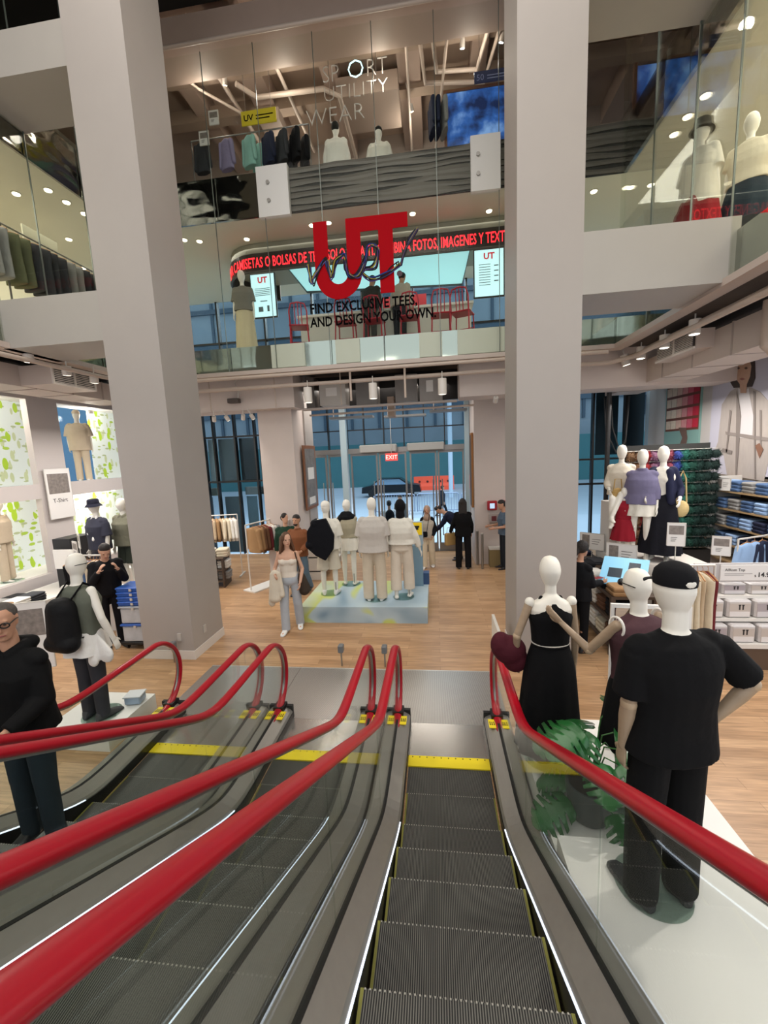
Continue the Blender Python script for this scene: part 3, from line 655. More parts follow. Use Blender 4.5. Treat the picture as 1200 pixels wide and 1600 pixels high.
def headframe(f):
    k = f.k; c = f.headc; u = f.hdir; look = getattr(f, 'look', V3((f.fw.x, f.fw.y, 0))); Y = (look-u*look.dot(u)).normalized(); X = Y.cross(u).normalized()
    return lambda x, y, z: c+X*x*k+Y*y*k+u*z*k
def eyes(f, parent, P):
    for g in (-1, 1): MB().ell(P(g*.031, .083, .006), .011*f.k, .007*f.k, .006*f.k, 10, 6).build('eye', mat('#2a1c14', .2), parent, True)
    MB().caps(P(-.021, .0915, -.063), P(.021, .0915, -.063), .0045*f.k, .0045*f.k, 8).build('lips', mat('#96544c', .5), parent, True)
def cap(f, m, parent, P, name='cap', bucket=False, back=False):
    b = MB(); k = f.k; rs = []
    if bucket:
        for z, r in ((.0, .135), (.045, .1), (.05, .094), (.12, .086), (.135, .07), (.14, .01)): rs.append([tuple(P(r*.95*cos(2*pi*i/24), r*1.08*sin(2*pi*i/24), z)) for i in range(24)])
    else:
        for z, r in ((.028, .085), (.06, .088), (.095, .08), (.122, .055), (.135, .02), (.138, .003)): rs.append([tuple(P(r*.97*cos(2*pi*i/24), r*1.13*sin(2*pi*i/24)-.005, z)) for i in range(24)])
        s = -1 if back else 1
        rs2 = [[tuple(P(x, s*(.075+.085*(1-(x/.075)**2)**.5*q), .035-.018*q+dz)) for x in [(-.07+.14*i/12) for i in range(13)] for dz in (0,)] for q in (0, .5, 1)]
        vs = [p for r in rs2 for p in r]; vs2 = [tuple(V3(p)+f.hdir*.006) for p in vs]; n = len(vs); fs = []
        for j in range(2):
            for i in range(12): a = j*13+i; fs.append((a, a+1, a+14, a+13)); fs.append((n+a, n+a+13, n+a+14, n+a+1))
        b.add(vs+vs2, fs)
    b.rings(rs); return b.build(name, m, parent, True)
def mann(name, label, loc, rz, h=1.85, group=None, disc=True, **kw):
    t = thing(name, label, 'mannequin', loc, rz, group)
    f = Fig(h, **kw)
    if disc:
        c = (f.an[1]+f.an[-1])/2; MB().cyl(c.x, c.y+.06, .0, .008, .2, 32).build('glass_base', glass_disc, t, True)
        g = 1; MB().cyl(f.an[g].x+.0, f.an[g].y-.05, .008, .26, .009, 8).build('support_rod', STEEL, t, True)
    return t, f
glass_disc = glass('disc_glass', (.82, .9, .87), .25)
# ================================================================ THE TALL GROUP BESIDE THE ESCALATOR
PW = mat('#e9e6e1', .45, 0, .02, 3)
pz = .45
pl_ = .3
o = MB().prism([(.74, 2.52), (.74, 3.95), (2.0, 3.95), (2.0, 2.52)], 0, pl_, 'z').build('display_platform', mat('#e4e2dd', .45, 0, .02, 3))
tag(o, 'lower white platform under the plant and the two mannequins touching shoulders', 'platform')
o = MB().prism([(.74, .3), (.74, 2.5), (1.7, 2.5), (1.93, 2.28), (1.93, .3)], 0, pz, 'z').build('display_platform', PW)
tag(o, 'higher white platform under the largest black-clothed mannequin', 'platform')
# big male mannequin
t, f = mann('mannequin', 'largest mannequin, all in black with a black cap, hand on hip', (1.2, 2.16, pz), radians(-3), 1.9, arms={1: ((.66, -.15, -.82), (-.62, .12, -.75)), -1: ((-.09, 0, -1), (.02, .15, -1))}, stance=.12)
body(f, MANN, t, egg=True, arms=False, feet=False, vox=.008)
for g in (-1, 1):
    b = MB(); k = f.k
    b.caps(f.sh[g].lerp(f.el[g], .3), f.el[g], .044, .038, 14); b.caps(f.el[g], f.el[g].lerp(f.wr[g], .3), .039, .04, 14); b.caps(f.el[g].lerp(f.wr[g], .3), f.wr[g], .04, .025, 14); hand(b, f, g, .6)
    b.build('wooden_arm', WOODARM, t, remesh=.005, relax=2)
    MB().ell(f.el[g], .041, .041, .041, 16, 10).build('elbow_joint', mat('#b39c80', .4), t, True)
BLK = cloth('#0b0b0d', .5, .9); BLK2 = cloth('#111114', .4, .9)
top(f, BLK, t, 'oversized_shirt', hem=-.16, fit=1.1, sleeve=.84, loose=1.12, vox=.009)
pants(f, BLK, t, 'wide_trousers', w0=1.05, w1=1.3, vox=.009)
shoes(f, mat('#1b1d23', .6), t)
P = headframe(f); c_ = cap(f, BLK2, t, P)
MB().ell(P(0, -.098, .048), .028, .008, .02, 14, 6).build('cap_opening', MANN, c_, True)
t.rotation_euler = (0, 0, radians(12))
# dress mannequin
t, f = mann('mannequin', 'mannequin in black tank top and long black skirt holding a maroon bag', (.91, 3.36, pl_), radians(5), 1.79, arms={1: ((.1, -.05, -1), (.03, .1, -1)), -1: ((-.38, -.05, -1), (.05, .32, -1))}, female=True)
body(f, MANN, t, egg=True, arms=False, vox=.009)
for g in (-1, 1):
    b = MB(); b.caps(f.sh[g], f.el[g], .036, .031, 14); b.caps(f.el[g], f.wr[g], .033, .021, 14); hand(b, f, g, .6)
    b.build('wooden_arm', WOODARM, t, remesh=.005, relax=2); MB().ell(f.sh[g], .04, .04, .045, 16, 10).build('shoulder_joint', MANN, t, True)
    MB().ell(f.el[g], .034, .034, .034, 16, 10).build('elbow_joint', mat('#b39c80', .4), t, True)
b = MB(); trunk(b, f, [(.2, .15, .112), (.27, .145, .108), (.5, .155, .115), (.66, .172, .125, .006), (.78, .145, .105), (.86, .105, .085), (.93, .085, .07)])
for g in (-1, 1): b.caps(f.ringat(.8)+f.rt*g*.09, f.ringat(.97)+f.rt*g*.075-V3((0, 0, .015)), .03, .022, 10)
b.build('tank_top', BLK, t, remesh=.008, relax=2)
skirt(f, BLK, t, length=.93, flare=.09)
MB().tube([tuple(f.ringat(.25)+V3((.152*cos(a), .112*sin(a), 0))) for a in [2*pi*i/28 for i in range(28)]], .006, 8, closed=True).build('waist_cord', mat('#b9b4ab', .5), t, True)
b = MB(); b.ell((0, 0, 0), .14, .09, .13, 20, 12); b.ell((.05, .02, -.09), .11, .085, .12, 18, 10); b.ell((-.07, 0, .04), .09, .08, .12, 18, 10)
bg = b.build('shoulder_bag', cloth('#4a1a24', 1., .8), remesh=.012); bg.location = (.59, 3.4, pl_+1.0)
tag(bg, 'soft maroon bag hanging on the arm of the mannequin in the long black skirt', 'bag')
# second woman
t, f = mann('mannequin', 'mannequin with sunglasses and a brown sleeveless top, reaching for its neighbour\'s shoulder', (1.41, 2.98, pl_), radians(24), 1.79, arms={-1: ((-.2, .42, -.62), (-.42, .62, .62)), 1: ((.5, 0, -1), (-.5, .2, -.8))}, female=False)
body(f, MANN, t, egg=True, arms=False, vox=.009)
for g in (-1, 1):
    b = MB(); b.caps(f.sh[g], f.el[g], .038, .032, 14); b.caps(f.el[g], f.wr[g], .034, .021, 14); hand(b, f, g, .4)
    b.build('wooden_arm', WOODARM, t, remesh=.005, relax=2)
    MB().ell(f.el[g], .035, .035, .035, 16, 10).build('elbow_joint', mat('#b39c80', .4), t, True)
    MB().tube([tuple(f.sh[g]+V3((g*.0, .06*cos(a), .07*sin(a)-.01))) for a in [2*pi*i/20 for i in range(20)]], .009, 8, closed=True).build('armhole_piping', mat('#e8e4dc', .6), t, True)
top(f, cloth('#4c3338', .5), t, 'sleeveless_top', hem=-.05, sleeve=0, loose=1.02)
skirt(f, BLK, t, length=.5, flare=.07)
P = headframe(f)
sg = MB()
for g in (-1, 1): sg.caps(P(g*.034, .098, .012), P(g*.036, .1, .006), .024, .024, 14, 1, side=(1, 0, 0)); sg.tube([P(g*.055, .088, .02), P(g*.08, .05, .02), P(g*.085, -.06, .012)], .004, 6)
sg.build('sunglasses', mat('#101012', .2), t, True)
# mirror stand
t = thing('standing_mirror', 'white framed standing mirror behind the big black-clothed mannequin', 'mirror', (1.75, 3.5, pl_), radians(-6))
MB().box(-.3, .3, 0, .03, 0, 1.36).build('frame', PW, t)
MB().box(-.275, .275, -.004, 0, .03, 1.33).build('mirror_glass', mirrormat('mirror_plain', '#d5d8d6', 0, rough=.02), t)
MB().box(-.25, .25, -.1, .25, -.0, .02).build('foot', PW, t)
# monstera in a grey pot
def leaf_verts(b, base, dirv, nrm, L):
    """heart-shaped blade with deep slits between its side lobes"""
    d = nv(dirv); n = nv(V3(nrm)-d*V3(nrm).dot(d)); s = d.cross(n); K = 44; W = .46*L
    def Q(t, x):
        a = abs(x); return tuple(V3(base)+d*((t+.16*a/W*(1-t))*L-.1*L*(t < .1)*a/W)+s*x+n*(-.5*a*a/L-.25*L*t*t+.02*L))
    vs = []; fs = []
    for i in range(K+1):
        t = i/K; w = W*(sin(pi*min(1, (t+.13)/1.13)))**.62; q = (t*5.5) % 1
        if .08 < t < .93 and q < .3: w *= .38+.25*(t > .7)
        vs += [Q(t, -w), Q(t, -w*.45), Q(t, 0), Q(t, w*.45), Q(t, w)]
    for i in range(K):
        for j in range(4): a = i*5+j; fs.append((a, a+1, a+6, a+5))
    b.add(vs, fs)
LEAFG = mat('#245f2e', .3, 0, .4, 6, .2); STEMG = mat('#3c6b35', .5)
t = thing('monstera_plant', 'monstera plant with big split leaves beside the red handrail', 'plant', (1.06, 2.84, pl_))
pot = MB().loft([(0, 0, 0, .125, .125), (0, 0, .02, .14, .14), (0, 0, .24, .165, .165), (0, 0, .27, .165, .165), (0, 0, .27, .15, .15), (0, 0, .24, .14, .14)], 32).build('pot', mat('#4b5150', .45), t, True)
MB().cyl(0, 0, .235, .245, .14, 24).build('soil', mat('#2a2019', .95), pot)
rnd = random.Random(4)
for i in range(20):
    a = i*2.4+.4; r = (.08+.2*rnd.random())*(1 if cos(a) > -.2 else .45); z = .52+.26*rnd.random(); L = .24+.1*rnd.random()
    if i > 12: r = (.22+.1*rnd.random())*(1 if cos(a) > -.2 else .5); z = .14+.12*rnd.random()
    base = (r*cos(a), r*sin(a), z); dv = (cos(a), sin(a), -.15-.3*rnd.random())
    b = MB(); leaf_verts(b, base, dv, (cos(a)*.3, sin(a)*.3-.45, 1), L)
    lf = b.build('leaf', LEAFG, t, 'all'); m = lf.modifiers.new('t', 'SOLIDIFY'); m.thickness = .002
    MB().tube([(0.02*cos(a), .02*sin(a), .24), (r*.5*cos(a), r*.5*sin(a), z*.95), base], .005, 6).build('stem', STEMG, lf, True)
# ================================================================ BACKPACK MANNEQUIN
PL = tag(MB().box(-4.3, -3.5, 3.55, 4.3, 0, .2).build('display_platform', PW), 'low white platform under the mannequin with the backpack', 'platform')
t, f = mann('mannequin', 'mannequin wearing a black backpack over an olive sleeveless top', (-3.86, 3.82, .2), radians(-8), 1.86, arms={1: ((.3, -.05, -1), (.12, .3, -1)), -1: ((-.15, .05, -1), (0, .3, -1))})
body(f, MANN, t, egg=True, feet=False, vox=.009)
shoes(f, mat('#3a3a3c', .6), t)
pants(f, cloth('#35353a', .4), t, w0=1.0, w1=1.0)
skirt(f, cloth('#dddad5', 1.), t, 'white_shirt_tail', length=.22, flare=.06, folds=7)
b = MB(); b.caps(f.pel+V3((.15, -.02, .04)), f.pel+V3((.3, -.03, -.2)), .03, .1, 14, .4, side=(0, 1, 0)); b.caps(f.pel+V3((.16, -.04, .02)), f.pel+V3((.18, -.08, -.26)), .03, .07, 12, .5, side=(0, 1, 0))
b.build('shirt_corner', cloth('#dddad5', 1.), t, remesh=.01, relax=2)
top(f, cloth('#5f6257', .5), t, 'olive_top', hem=.02, sleeve=0, loose=1.12, vox=.01)
P = headframe(f); MB().tube([P(.086*cos(a), .103*sin(a), .012) for a in [radians(q) for q in range(20, 161, 14)]], .007, 8).tube([P(g*.085, .03-.11*q, .015) for g in (1,) for q in (0, .5, 1)], .004, 6).build('sunglasses', mat('#1d1d1f', .3), t, True)
bp = thing('backpack', 'black backpack on the back of the mannequin in olive top', 'backpack', (-3.86, 3.82, .2), radians(-8))
b = MB(); b.caps((0.0, -.21, 1.05), (0.0, -.2, 1.36), .13, .12, 18, 1.35, side=(1, 0, 0)); b.caps((-.1, -.24, 1.0), (.1, -.24, 1.0), .1, .1, 14)
b.build('pack_body', cloth('#0e0e10', .9, .7), bp, remesh=.011)
for g in (-1, 1):
    MB().tube([(g*.1, -.16, 1.45), (g*.11, -.02, 1.585), (g*.12, .1, 1.5), (g*.14, .13, 1.3), (g*.17, .02, 1.12), (g*.13, -.13, 1.02)], .02, 8, ry=.008).build('strap', BLK2, bp, True)
# ================================================================ PEOPLE
def person(label, loc, rz, h, **kw):
    t = thing('person', label, 'person', loc, rz); return t, Fig(h, **kw)
# rider in glasses
t, f = person('man in black jacket and dark-rimmed glasses riding the escalator', (-2.72, 2.16, .49), radians(180), 1.66, arms={-1: ((-.1, .1, -1), (.2, .9, -.35)), 1: ((.12, .1, -1), (-.1, .8, -.5))}, head=(0, .1, 1))
f.look = V3((-.8, 1, .05)).normalized()
body(f, SKIN, t, vox=.007); P = headframe(f); eyes(f, t, P)
GH = mat('#4c4642', .8, 0, .4, 70, .4)
short_hair(f, GH, t, P, low=-.01)
gl = MB()
for g in (-1, 1): gl.tube([P(g*.034+.024*cos(a), .1, .006+.017*sin(a)) for a in [2*pi*i/16 for i in range(16)]], .0045, 6, closed=True).tube([P(g*.058, .1, .01), P(g*.08, .02, .012), P(g*.08, -.02, .0)], .004, 6)
gl.tube([P(-.01, .101, .008), P(.01, .101, .008)], .004, 6).build('glasses', mat('#191513', .3), t, True)
top(f, cloth('#0a0a0b', .6), t, 'jacket', hem=-.12, sleeve=1.95, loose=1.12, hood=True, fit=1.15, vox=.009)
pants(f, cloth('#2b333b', .4), t, 'jeans', w0=1.02, w1=.95); shoes(f, SHOE_B, t)
# man in black by the bins
t, f = person('man in black bending his head, hands near his face, by the blue boxes', (-5.42, 5.92, 0), radians(-130), 1.8, arms={1: ((.1, .35, -1), (-.45, .55, .95)), -1: ((-.1, .35, -1), (.45, .55, .95))}, head=(0, .62, .85), lean=(0, .12, 1))
f.look = V3((0, .6, -1)).normalized(); body(f, SKIN2, t, vox=.008); P = headframe(f); short_hair(f, HAIR_D, t, P); eyes(f, t, P)
top(f, cloth('#111013', .5), t, 'sweater', hem=-.08, sleeve=1.9, loose=1.12); pants(f, cloth('#141317', .4), t, w0=.98, w1=.9); shoes(f, SHOE_B, t)
# woman with the cardigan
t, f = person('long-haired woman in white tube top and pale jeans carrying a cream cardigan', (-2.56, 6.62, 0), radians(188), 1.73, female=True, arms={1: ((.28, .05, -1), (-.25, .85, -.12)), -1: ((-.25, -.05, -1), (.1, .5, -.75))}, legs={1: ((.02, .2, -1), (.0, .02, -1)), -1: ((-.02, -.1, -1), (0, -.28, -1))})
f.look = V3((-.55, 1, -.05)).normalized(); body(f, SKIN2, t, vox=.007); P = headframe(f); eyes(f, t, P); long_hair(f, HAIR_B, t, P, .26, width=1.5)
b = MB(); trunk(b, f, [(.1, .168, .118), (.27, .142, .104), (.5, .155, .112), (.62, .17, .122, .01), (.7, .168, .116, .008)])
for g in (-1, 1): b.ell(f.ringat(.62)+f.rt*g*.07+f.fw*.078, .064, .058, .06, 14, 8)
b.build('tube_top', cloth('#d8cdbf', .4), t, remesh=.009, relax=2)
pants(f, cloth('#aeb3ba', .4), t, 'jeans', w0=.97, w1=1.22); shoes(f, SHOE_W, t)
b = MB(); w_ = f.wr[1].lerp(f.el[1], .3); b.caps(w_+V3((0, 0, .02)), w_+V3((.02, .03, -.42)), .05, .075, 14, 1.4, side=(1, 0, 0)); b.caps(w_+V3((.05, 0, 0)), w_+V3((.1, -.03, -.52)), .04, .06, 12); b.caps(w_+V3((-.06, 0, 0)), w_+V3((-.1, .04, -.36)), .04, .05, 12)
b.M = Matrix(); cg = b.build('cardigan', cloth('#cfc4b2', 1.), None, remesh=.012); cg.location = t.location; cg.rotation_euler = t.rotation_euler
tag(cg, 'cream cardigan draped over the arm of the long-haired woman', 'cardigan')
b = MB(); b.caps((-.2, -.02, .95), (-.24, -.06, .72), .07, .1, 14, 1.6, side=(0, 1, 0)); b.tube([(-.2, .02, 1.0), (-.14, .06, 1.42), (-.12, -.08, 1.4), (-.22, -.1, 1.0)], .014, 8)
hb = b.build('tote_bag', cloth('#3f352d', .8), remesh=.011); hb.location = t.location; hb.rotation_euler = t.rotation_euler
tag(hb, 'dark brown shoulder bag of the long-haired woman in the white top', 'bag')
# man in brown shirt
t, f = person('bearded man in rust brown shirt and blue jeans walking past the poster column', (-3.02, 8.5, 0), radians(170), 1.77, arms={1: ((.12, .1, -1), (-.2, .9, -.2)), -1: ((-.12, .0, -1), (.2, .8, -.35))}, legs={1: ((.02, .22, -1), (0, -.1, -1)), -1: ((-.02, -.12, -1), (0, -.55, -1))})
body(f, SKIN, t, vox=.009); P = headframe(f); eyes(f, t, P); short_hair(f, HAIR_D, t, P)
b = MB(); b.ell(P(0, .05, -.085), .05, .045, .035, 14, 8); b.build('beard', HAIR_D, t, True)
top(f, cloth('#7a4b30', .5), t, 'shirt', hem=-.12, sleeve=1.9, loose=1.18, collar=True); pants(f, cloth('#5f7488', .4), t, 'jeans', w0=1.02, w1=1.05); shoes(f, SHOE_B, t)
# person behind him
t, f = person('dark-haired person in green top partly hidden behind the man in brown', (-3.5, 9.05, 0), radians(200), 1.72)
f.look = V3((-.7, 1, 0)).normalized(); body(f, SKIN2, t, vox=.011); P = headframe(f); short_hair(f, HAIR_D, t, P); top(f, cloth('#1f3a2c'), t, 'jumper', hem=-.1, sleeve=1.9, loose=1.1); pants(f, cloth('#26282c'), t); shoes(f, SHOE_B, t)
# woman in hijab
t, f = person('woman in beige headscarf, black jacket and cream wide trousers walking in', (-.24, 10.5, 0), radians(176), 1.6, female=True, arms={1: ((.25, .0, -1), (-.3, .5, -.7)), -1: ((-.22, -.05, -1), (.25, .6, -.6))}, legs={1: ((.03, .1, -1), (0, .02, -1)), -1: ((-.02, -.08, -1), (0, -.3, -1))})
body(f, SKIN, t, vox=.009); P = headframe(f); eyes(f, t, P)
b = MB(); b.ell(P(0, -.022, .02), .092, .094, .125, 18, 10); b.caps(P(0, .0, -.13), P(0, .03, -.2), .085, .1, 14)
b.build('headscarf', cloth('#a48a78', .8), t, remesh=.01)
top(f, cloth('#b9afa0'), t, 'blouse', hem=-.1, sleeve=0, loose=1.05); pants(f, cloth('#cfc1a8', .5), t, 'wide_trousers', w0=1.05, w1=1.5); shoes(f, SHOE_W, t)
b = MB()
for g in (-1, 1):
    b.caps(f.sh[g]-f.rt*g*.03, f.el[g], .062, .055); b.caps(f.el[g], f.el[g].lerp(f.wr[g], .85), .055, .042); b.caps(f.sh[g]-f.rt*g*.05, f.pel+f.rt*g*.15+V3((0, -.0, .08)), .07, .075); b.caps(f.sh[g]-f.rt*g*.05-f.fw*.04, f.pel+f.rt*g*.06-f.fw*.07+V3((0, 0, .08)), .07, .07)
b.build('jacket', BLK2, t, remesh=.011)
hb = MB().bbox((0, 0, 0), .2, .08, .14, .02).tube([(-.08, 0, .05), (-.16, -.02, .5), (-.02, -.05, .62), (.08, 0, .05)], .008, 6).build('crossbody_bag', BLK2, rz=radians(176), loc=(-.34, 10.32, .93)); tag(hb, 'small black bag at the hip of the woman in the beige headscarf', 'bag')
# woman in black, back turned
t, f = person('woman in black seen from behind with very long dark hair', (.66, 10.4, 0), radians(-4), 1.78, female=True, arms={-1: ((-.3, 0, -1), (-.3, .5, -1)), 1: ((.15, .05, -1), (.0, .5, -1))}, stance=.13)
body(f, SKIN2, t, vox=.011); P = headframe(f); long_hair(f, HAIR_D, t, P, .36); top(f, BLK, t, 'coat', hem=-.2, sleeve=1.95, loose=1.15); pants(f, BLK2, t, 'wide_trousers', w0=1.02, w1=1.25); shoes(f, SHOE_B, t)
b = MB(); b.bbox((0, 0, .15), .3, .12, .32, .02); b.tube([(-.1, 0, .3), (-.08, 0, .45), (.08, 0, .45), (.1, 0, .3)], .008, 6)
tag(b.build('tote_bag', mat('#a5854f', .7), loc=(.34, 10.55, .6), rz=.5), 'tan tote bag held by the woman with very long dark hair', 'bag')
# bending person
t, f = person('person in dark blue stooping by the entrance behind the long-haired woman in black', (.62, 11.3, 0), radians(80), 1.75, lean=(0, .75, .8), head=(0, .9, .4), arms={1: ((0, .5, -1), (0, .6, -.6)), -1: ((0, .5, -1), (0, .6, -.6))})
body(f, SKIN2, t, vox=.012); P = headframe(f); short_hair(f, HAIR_D, t, P); top(f, cloth('#1a1f35'), t, 'jacket', hem=-.1, sleeve=1.9, loose=1.15); pants(f, cloth('#20242c'), t); shoes(f, SHOE_B, t)
# man in blue tee
t, f = person('man in grey-blue t-shirt holding a leaflet beside the red wall boxes', (1.55, 9.05, 0), radians(100), 1.73, arms={1: ((.08, .2, -1), (-.1, .9, -.1)), -1: ((-.08, .2, -1), (.1, .9, -.1))}, head=(0, .3, 1))
f.look = V3((0, 1, -.4)).normalized(); body(f, SKIN, t, vox=.01); P = headframe(f); short_hair(f, HAIR_D, t, P); top(f, cloth('#4d5b6b'), t, 'shirt', hem=-.1, sleeve=.8, loose=1.12); pants(f, cloth('#22262d'), t); shoes(f, SHOE_B, t)
t.location = tuple(at(788, 888, z=0))
# woman in black at the folded knitwear table
t, f = person('dark-haired woman in black looking at her red phone beside the folded clothes', tuple(at(903, 1016, z=0)), radians(-60), 1.62, female=True, arms={1: ((.05, .25, -1), (-.1, .9, .0)), -1: ((-.05, .25, -1), (.1, .9, .0))}, head=(0, .2, 1))
f.look = V3((0, 1, -.3)).normalized(); body(f, SKIN, t, vox=.009); P = headframe(f); eyes(f, t, P); b = MB(); b.ell(P(0, -.02, .03), .085, .1, .1, 18, 10); b.caps(P(0, -.09, .0), P(0, -.13, -.1), .04, .03); b.build('hair', HAIR_D, t, remesh=.009)
top(f, cloth('#0f1014'), t, 'sweater', hem=-.15, sleeve=1.9, loose=1.12); pants(f, BLK2, t, w0=.95, w1=.9); shoes(f, mat('#222226', .5), t)
ph = MB().bbox((0, 0, 0), .07, .14, .01, .003).build('phone', mat('#8c1f26', .4), loc=tuple(t.location+V3((.34, .22, 1.04))), rz=radians(-60)); tag(ph, 'red phone held by the dark-haired woman in black', 'phone')
# ================================================================ ENTRANCE DISPLAY
def swirl():
    m, nt, b = base_mat('swirl_platform'); L = nt.links
    tc = nt.nodes.new('ShaderNodeTexCoord'); mp = nt.nodes.new('ShaderNodeMapping'); mp.inputs['Scale'].default_value = (.5, .28, .7); mp.inputs['Rotation'].default_value = (0, 0, .6)
    n = nt.nodes.new('ShaderNodeTexNoise'); n.inputs['Scale'].default_value = 1.7; n.inputs['Detail'].default_value = 1.5; n.inputs['Distortion'].default_value = .8
    L.new(tc.outputs['Object'], mp.inputs[0]); L.new(mp.outputs[0], n.inputs['Vector']); cr = nt.nodes.new('ShaderNodeValToRGB'); e = cr.color_ramp.elements
    e[0].position = .36; e[0].color = lin('#7c96a8'); e[1].position = .66; e[1].color = lin('#c3cdb0')
    q = e.new(.46); q.color = lin('#a9bcc6'); q = e.new(.56); q.color = lin('#c6cf6e'); q = e.new(.52); q.color = lin('#b5c6cc')
    L.new(n.outputs[0], cr.inputs[0]); L.new(cr.outputs[0], b.inputs['Base Color']); b.inputs['Roughness'].default_value = .4; return m
SWIRL = swirl()
pf = MB().box(-2.53, -.2, 6.93, 8.46, 0, .3).build('display_platform', SWIRL); tag(pf, 'pale blue and yellow swirled platform under the four white-clothed mannequins', 'platform')
ds = thing('sign_stand', 'tall blue display stand with a yellow sign at the corner of the swirled platform', 'sign', (-.5, 8.1, .3))
MB().box(-.2, .2, 0, .22, 0, .85).build('plinth', mat('#7a98ab', .45), ds); b = MB().box(-.02, .22, .1, .14, .85, 1.32).build('panel', mat('#9fb2bd', .4), ds)
yp = MB().box(-.0, .2, .085, .1, 1.05, 1.3).build('yellow_sign', emis('#e8c51c', .15, 'yellow_card'), ds); b = MB().cbox((.1, .083, 1.22), .1, .004, .04).cbox((.1, .083, 1.18), .06, .004, .05).cbox((.07, .083, 1.16), .03, .004, .05).build('arrow_mark', BLACKR, yp)
MB().box(.2, .32, .1, .3, 0, .24).build('blue_end', mat('#33507a', .4), ds)
OFFW = cloth('#d9d4c8', .8); OFF2 = cloth('#c9c0ae', .8); KH = cloth('#a49c86', .7); LG = cloth('#bdb6ae', .6)
g4 = 'four mannequins on the entrance platform'
t, f = mann('mannequin', 'white-clothed mannequin wearing a cap and a black cloth across one shoulder', (-2.12, 7.62, .3), radians(6), 1.82, group=g4, stance=.13)
body(f, MANN, t, egg=True, vox=.01, feet=False); shoes(f, SHOE_W, t); pants(f, OFF2, t, 'shorts', length=.48, w0=1.15, w1=1.35); top(f, OFFW, t, 'shirt', hem=-.1, sleeve=.95, loose=1.25, fit=1.1); P = headframe(f); cap(f, MANN, t, P)
b = MB(); b.prism([(.03, 1.55), (-.2, 1.52), (-.34, 1.32), (-.36, 1.0), (-.2, .84), (-.02, .74), (.14, .95), (.17, 1.22)], -.235, -.13, 'y'); b.caps((-.2, -.18, 1.46), (-.2, .1, 1.45), .075, .07); b.caps((-.31, -.17, 1.05), (-.3, .06, 1.1), .09, .08); b.build('black_cloth', cloth('#101117', .5), t, remesh=.011)
t, f = mann('mannequin', 'mannequin with a black cloth over its shoulders and white shorts', (-1.84, 8.2, .3), radians(-4), 1.78, group=g4, female=True)
body(f, MANN, t, egg=True, vox=.01); skirt(f, OFFW, t, 'short_skirt', length=.22, flare=.05); top(f, KH, t, 'khaki_shirt', hem=.12, sleeve=1.5, loose=1.15)
b = MB(); b.ell(f.ringat(.9), .19, .13, .1, 18, 10); b.caps(f.ringat(.95)+V3((-.05, -.02, .02)), f.ringat(.95)+V3((.05, -.02, .02)), .085, .085); b.caps(f.ringat(.85)+V3((-.12, -.05, 0)), f.ringat(.6)+V3((-.15, -.08, 0)), .07, .04); b.build('black_shawl', cloth('#0d0e12', .6), t, remesh=.011)
t, f = mann('mannequin', 'mannequin in a pale shirt with sheer back and baggy cream cargo trousers', (-1.17, 7.3, .3), radians(2), 1.9, group=g4, stance=.13)
body(f, MANN, t, egg=True, vox=.01, feet=False); shoes(f, SHOE_W, t); pants(f, cloth('#cdc0ab', .9), t, 'cargo_trousers', w0=1.15, w1=1.5); top(f, LG, t, 'shirt', hem=-.14, sleeve=.95, loose=1.3, fit=1.15)
t, f = mann('mannequin', 'mannequin with a black hood, white blouse and cropped wide trousers', (-.66, 7.42, .3), radians(-4), 1.84, group=g4, female=True, legs={1: ((.04, .12, -1), (.0, -.02, -1)), -1: ((-.03, -.05, -1), (0, -.12, -1))}, arms={1: ((.3, 0, -1), (.3, .2, -1)), -1: ((-.3, 0, -1), (-.05, .2, -1))})
body(f, MANN, t, egg=True, vox=.01); pants(f, cloth('#d5c9b8', .8), t, 'culottes', length=.86, w0=1.1, w1=1.6); top(f, OFFW, t, 'blouse', hem=.1, sleeve=1.8, loose=1.3, fit=1.1)
P = headframe(f); b = MB(); b.ell(P(0, -.005, .0), .1, .115, .14, 18, 10); b.caps(P(0, -.02, -.1), P(0, -.02, -.16), .08, .085); b.build('black_hood', cloth('#0d0d11', .6), t, remesh=.01)
# ================================================================ LEFT WINDOW MANNEQUINS
BEI = cloth('#c9b9a2', .8); BEI2 = cloth('#bfae97', .8)
t, f = mann('mannequin', 'beige-clothed mannequin in the upper window bay', tuple(at(133, 750, x=-9.05)), radians(30), 1.78)
t.location.z = 2.64; body(f, MANN, t, egg=True, vox=.013, feet=False); shoes(f, SHOE_W, t); pants(f, BEI, t, w0=1.05, w1=1.2); top(f, BEI, t, 'shirt', hem=-.3, sleeve=.95, loose=1.35); P = headframe(f); cap(f, BEI, t, P)
t, f = mann('mannequin', 'beige-clothed mannequin in the lower window bay at the picture edge', (-9.1, 7.42, .66), radians(-70), 1.72)
body(f, MANN, t, egg=True, vox=.013); pants(f, BEI2, t, w0=1.05, w1=1.3); top(f, BEI2, t, 'shirt', hem=-.15, sleeve=.95, loose=1.3)
pl = MB().box(-7.05, -5.4, 6.5, 7.7, 0, .5).build('display_platform', PW); tag(pl, 'white platform under the navy and olive mannequins by the shop windows', 'platform')
t, f = mann('mannequin', 'mannequin in navy shirt, white neck towel and dark bucket hat', (-6.42, 6.98, .99), radians(165), 1.86)
t.location.z = .5; f2 = f
NV = cloth('#343541', .6); body(f, MANN, t, egg=True, vox=.011, feet=False); shoes(f, SHOE_W, t); pants(f, cloth('#46464f', .5), t, w0=1.05, w1=1.25); top(f, NV, t, 'shirt', hem=-.12, sleeve=.95, loose=1.25); P = headframe(f); cap(f, cloth('#1c1d2b'), t, P, 'bucket_hat', bucket=True)
b = MB(); 
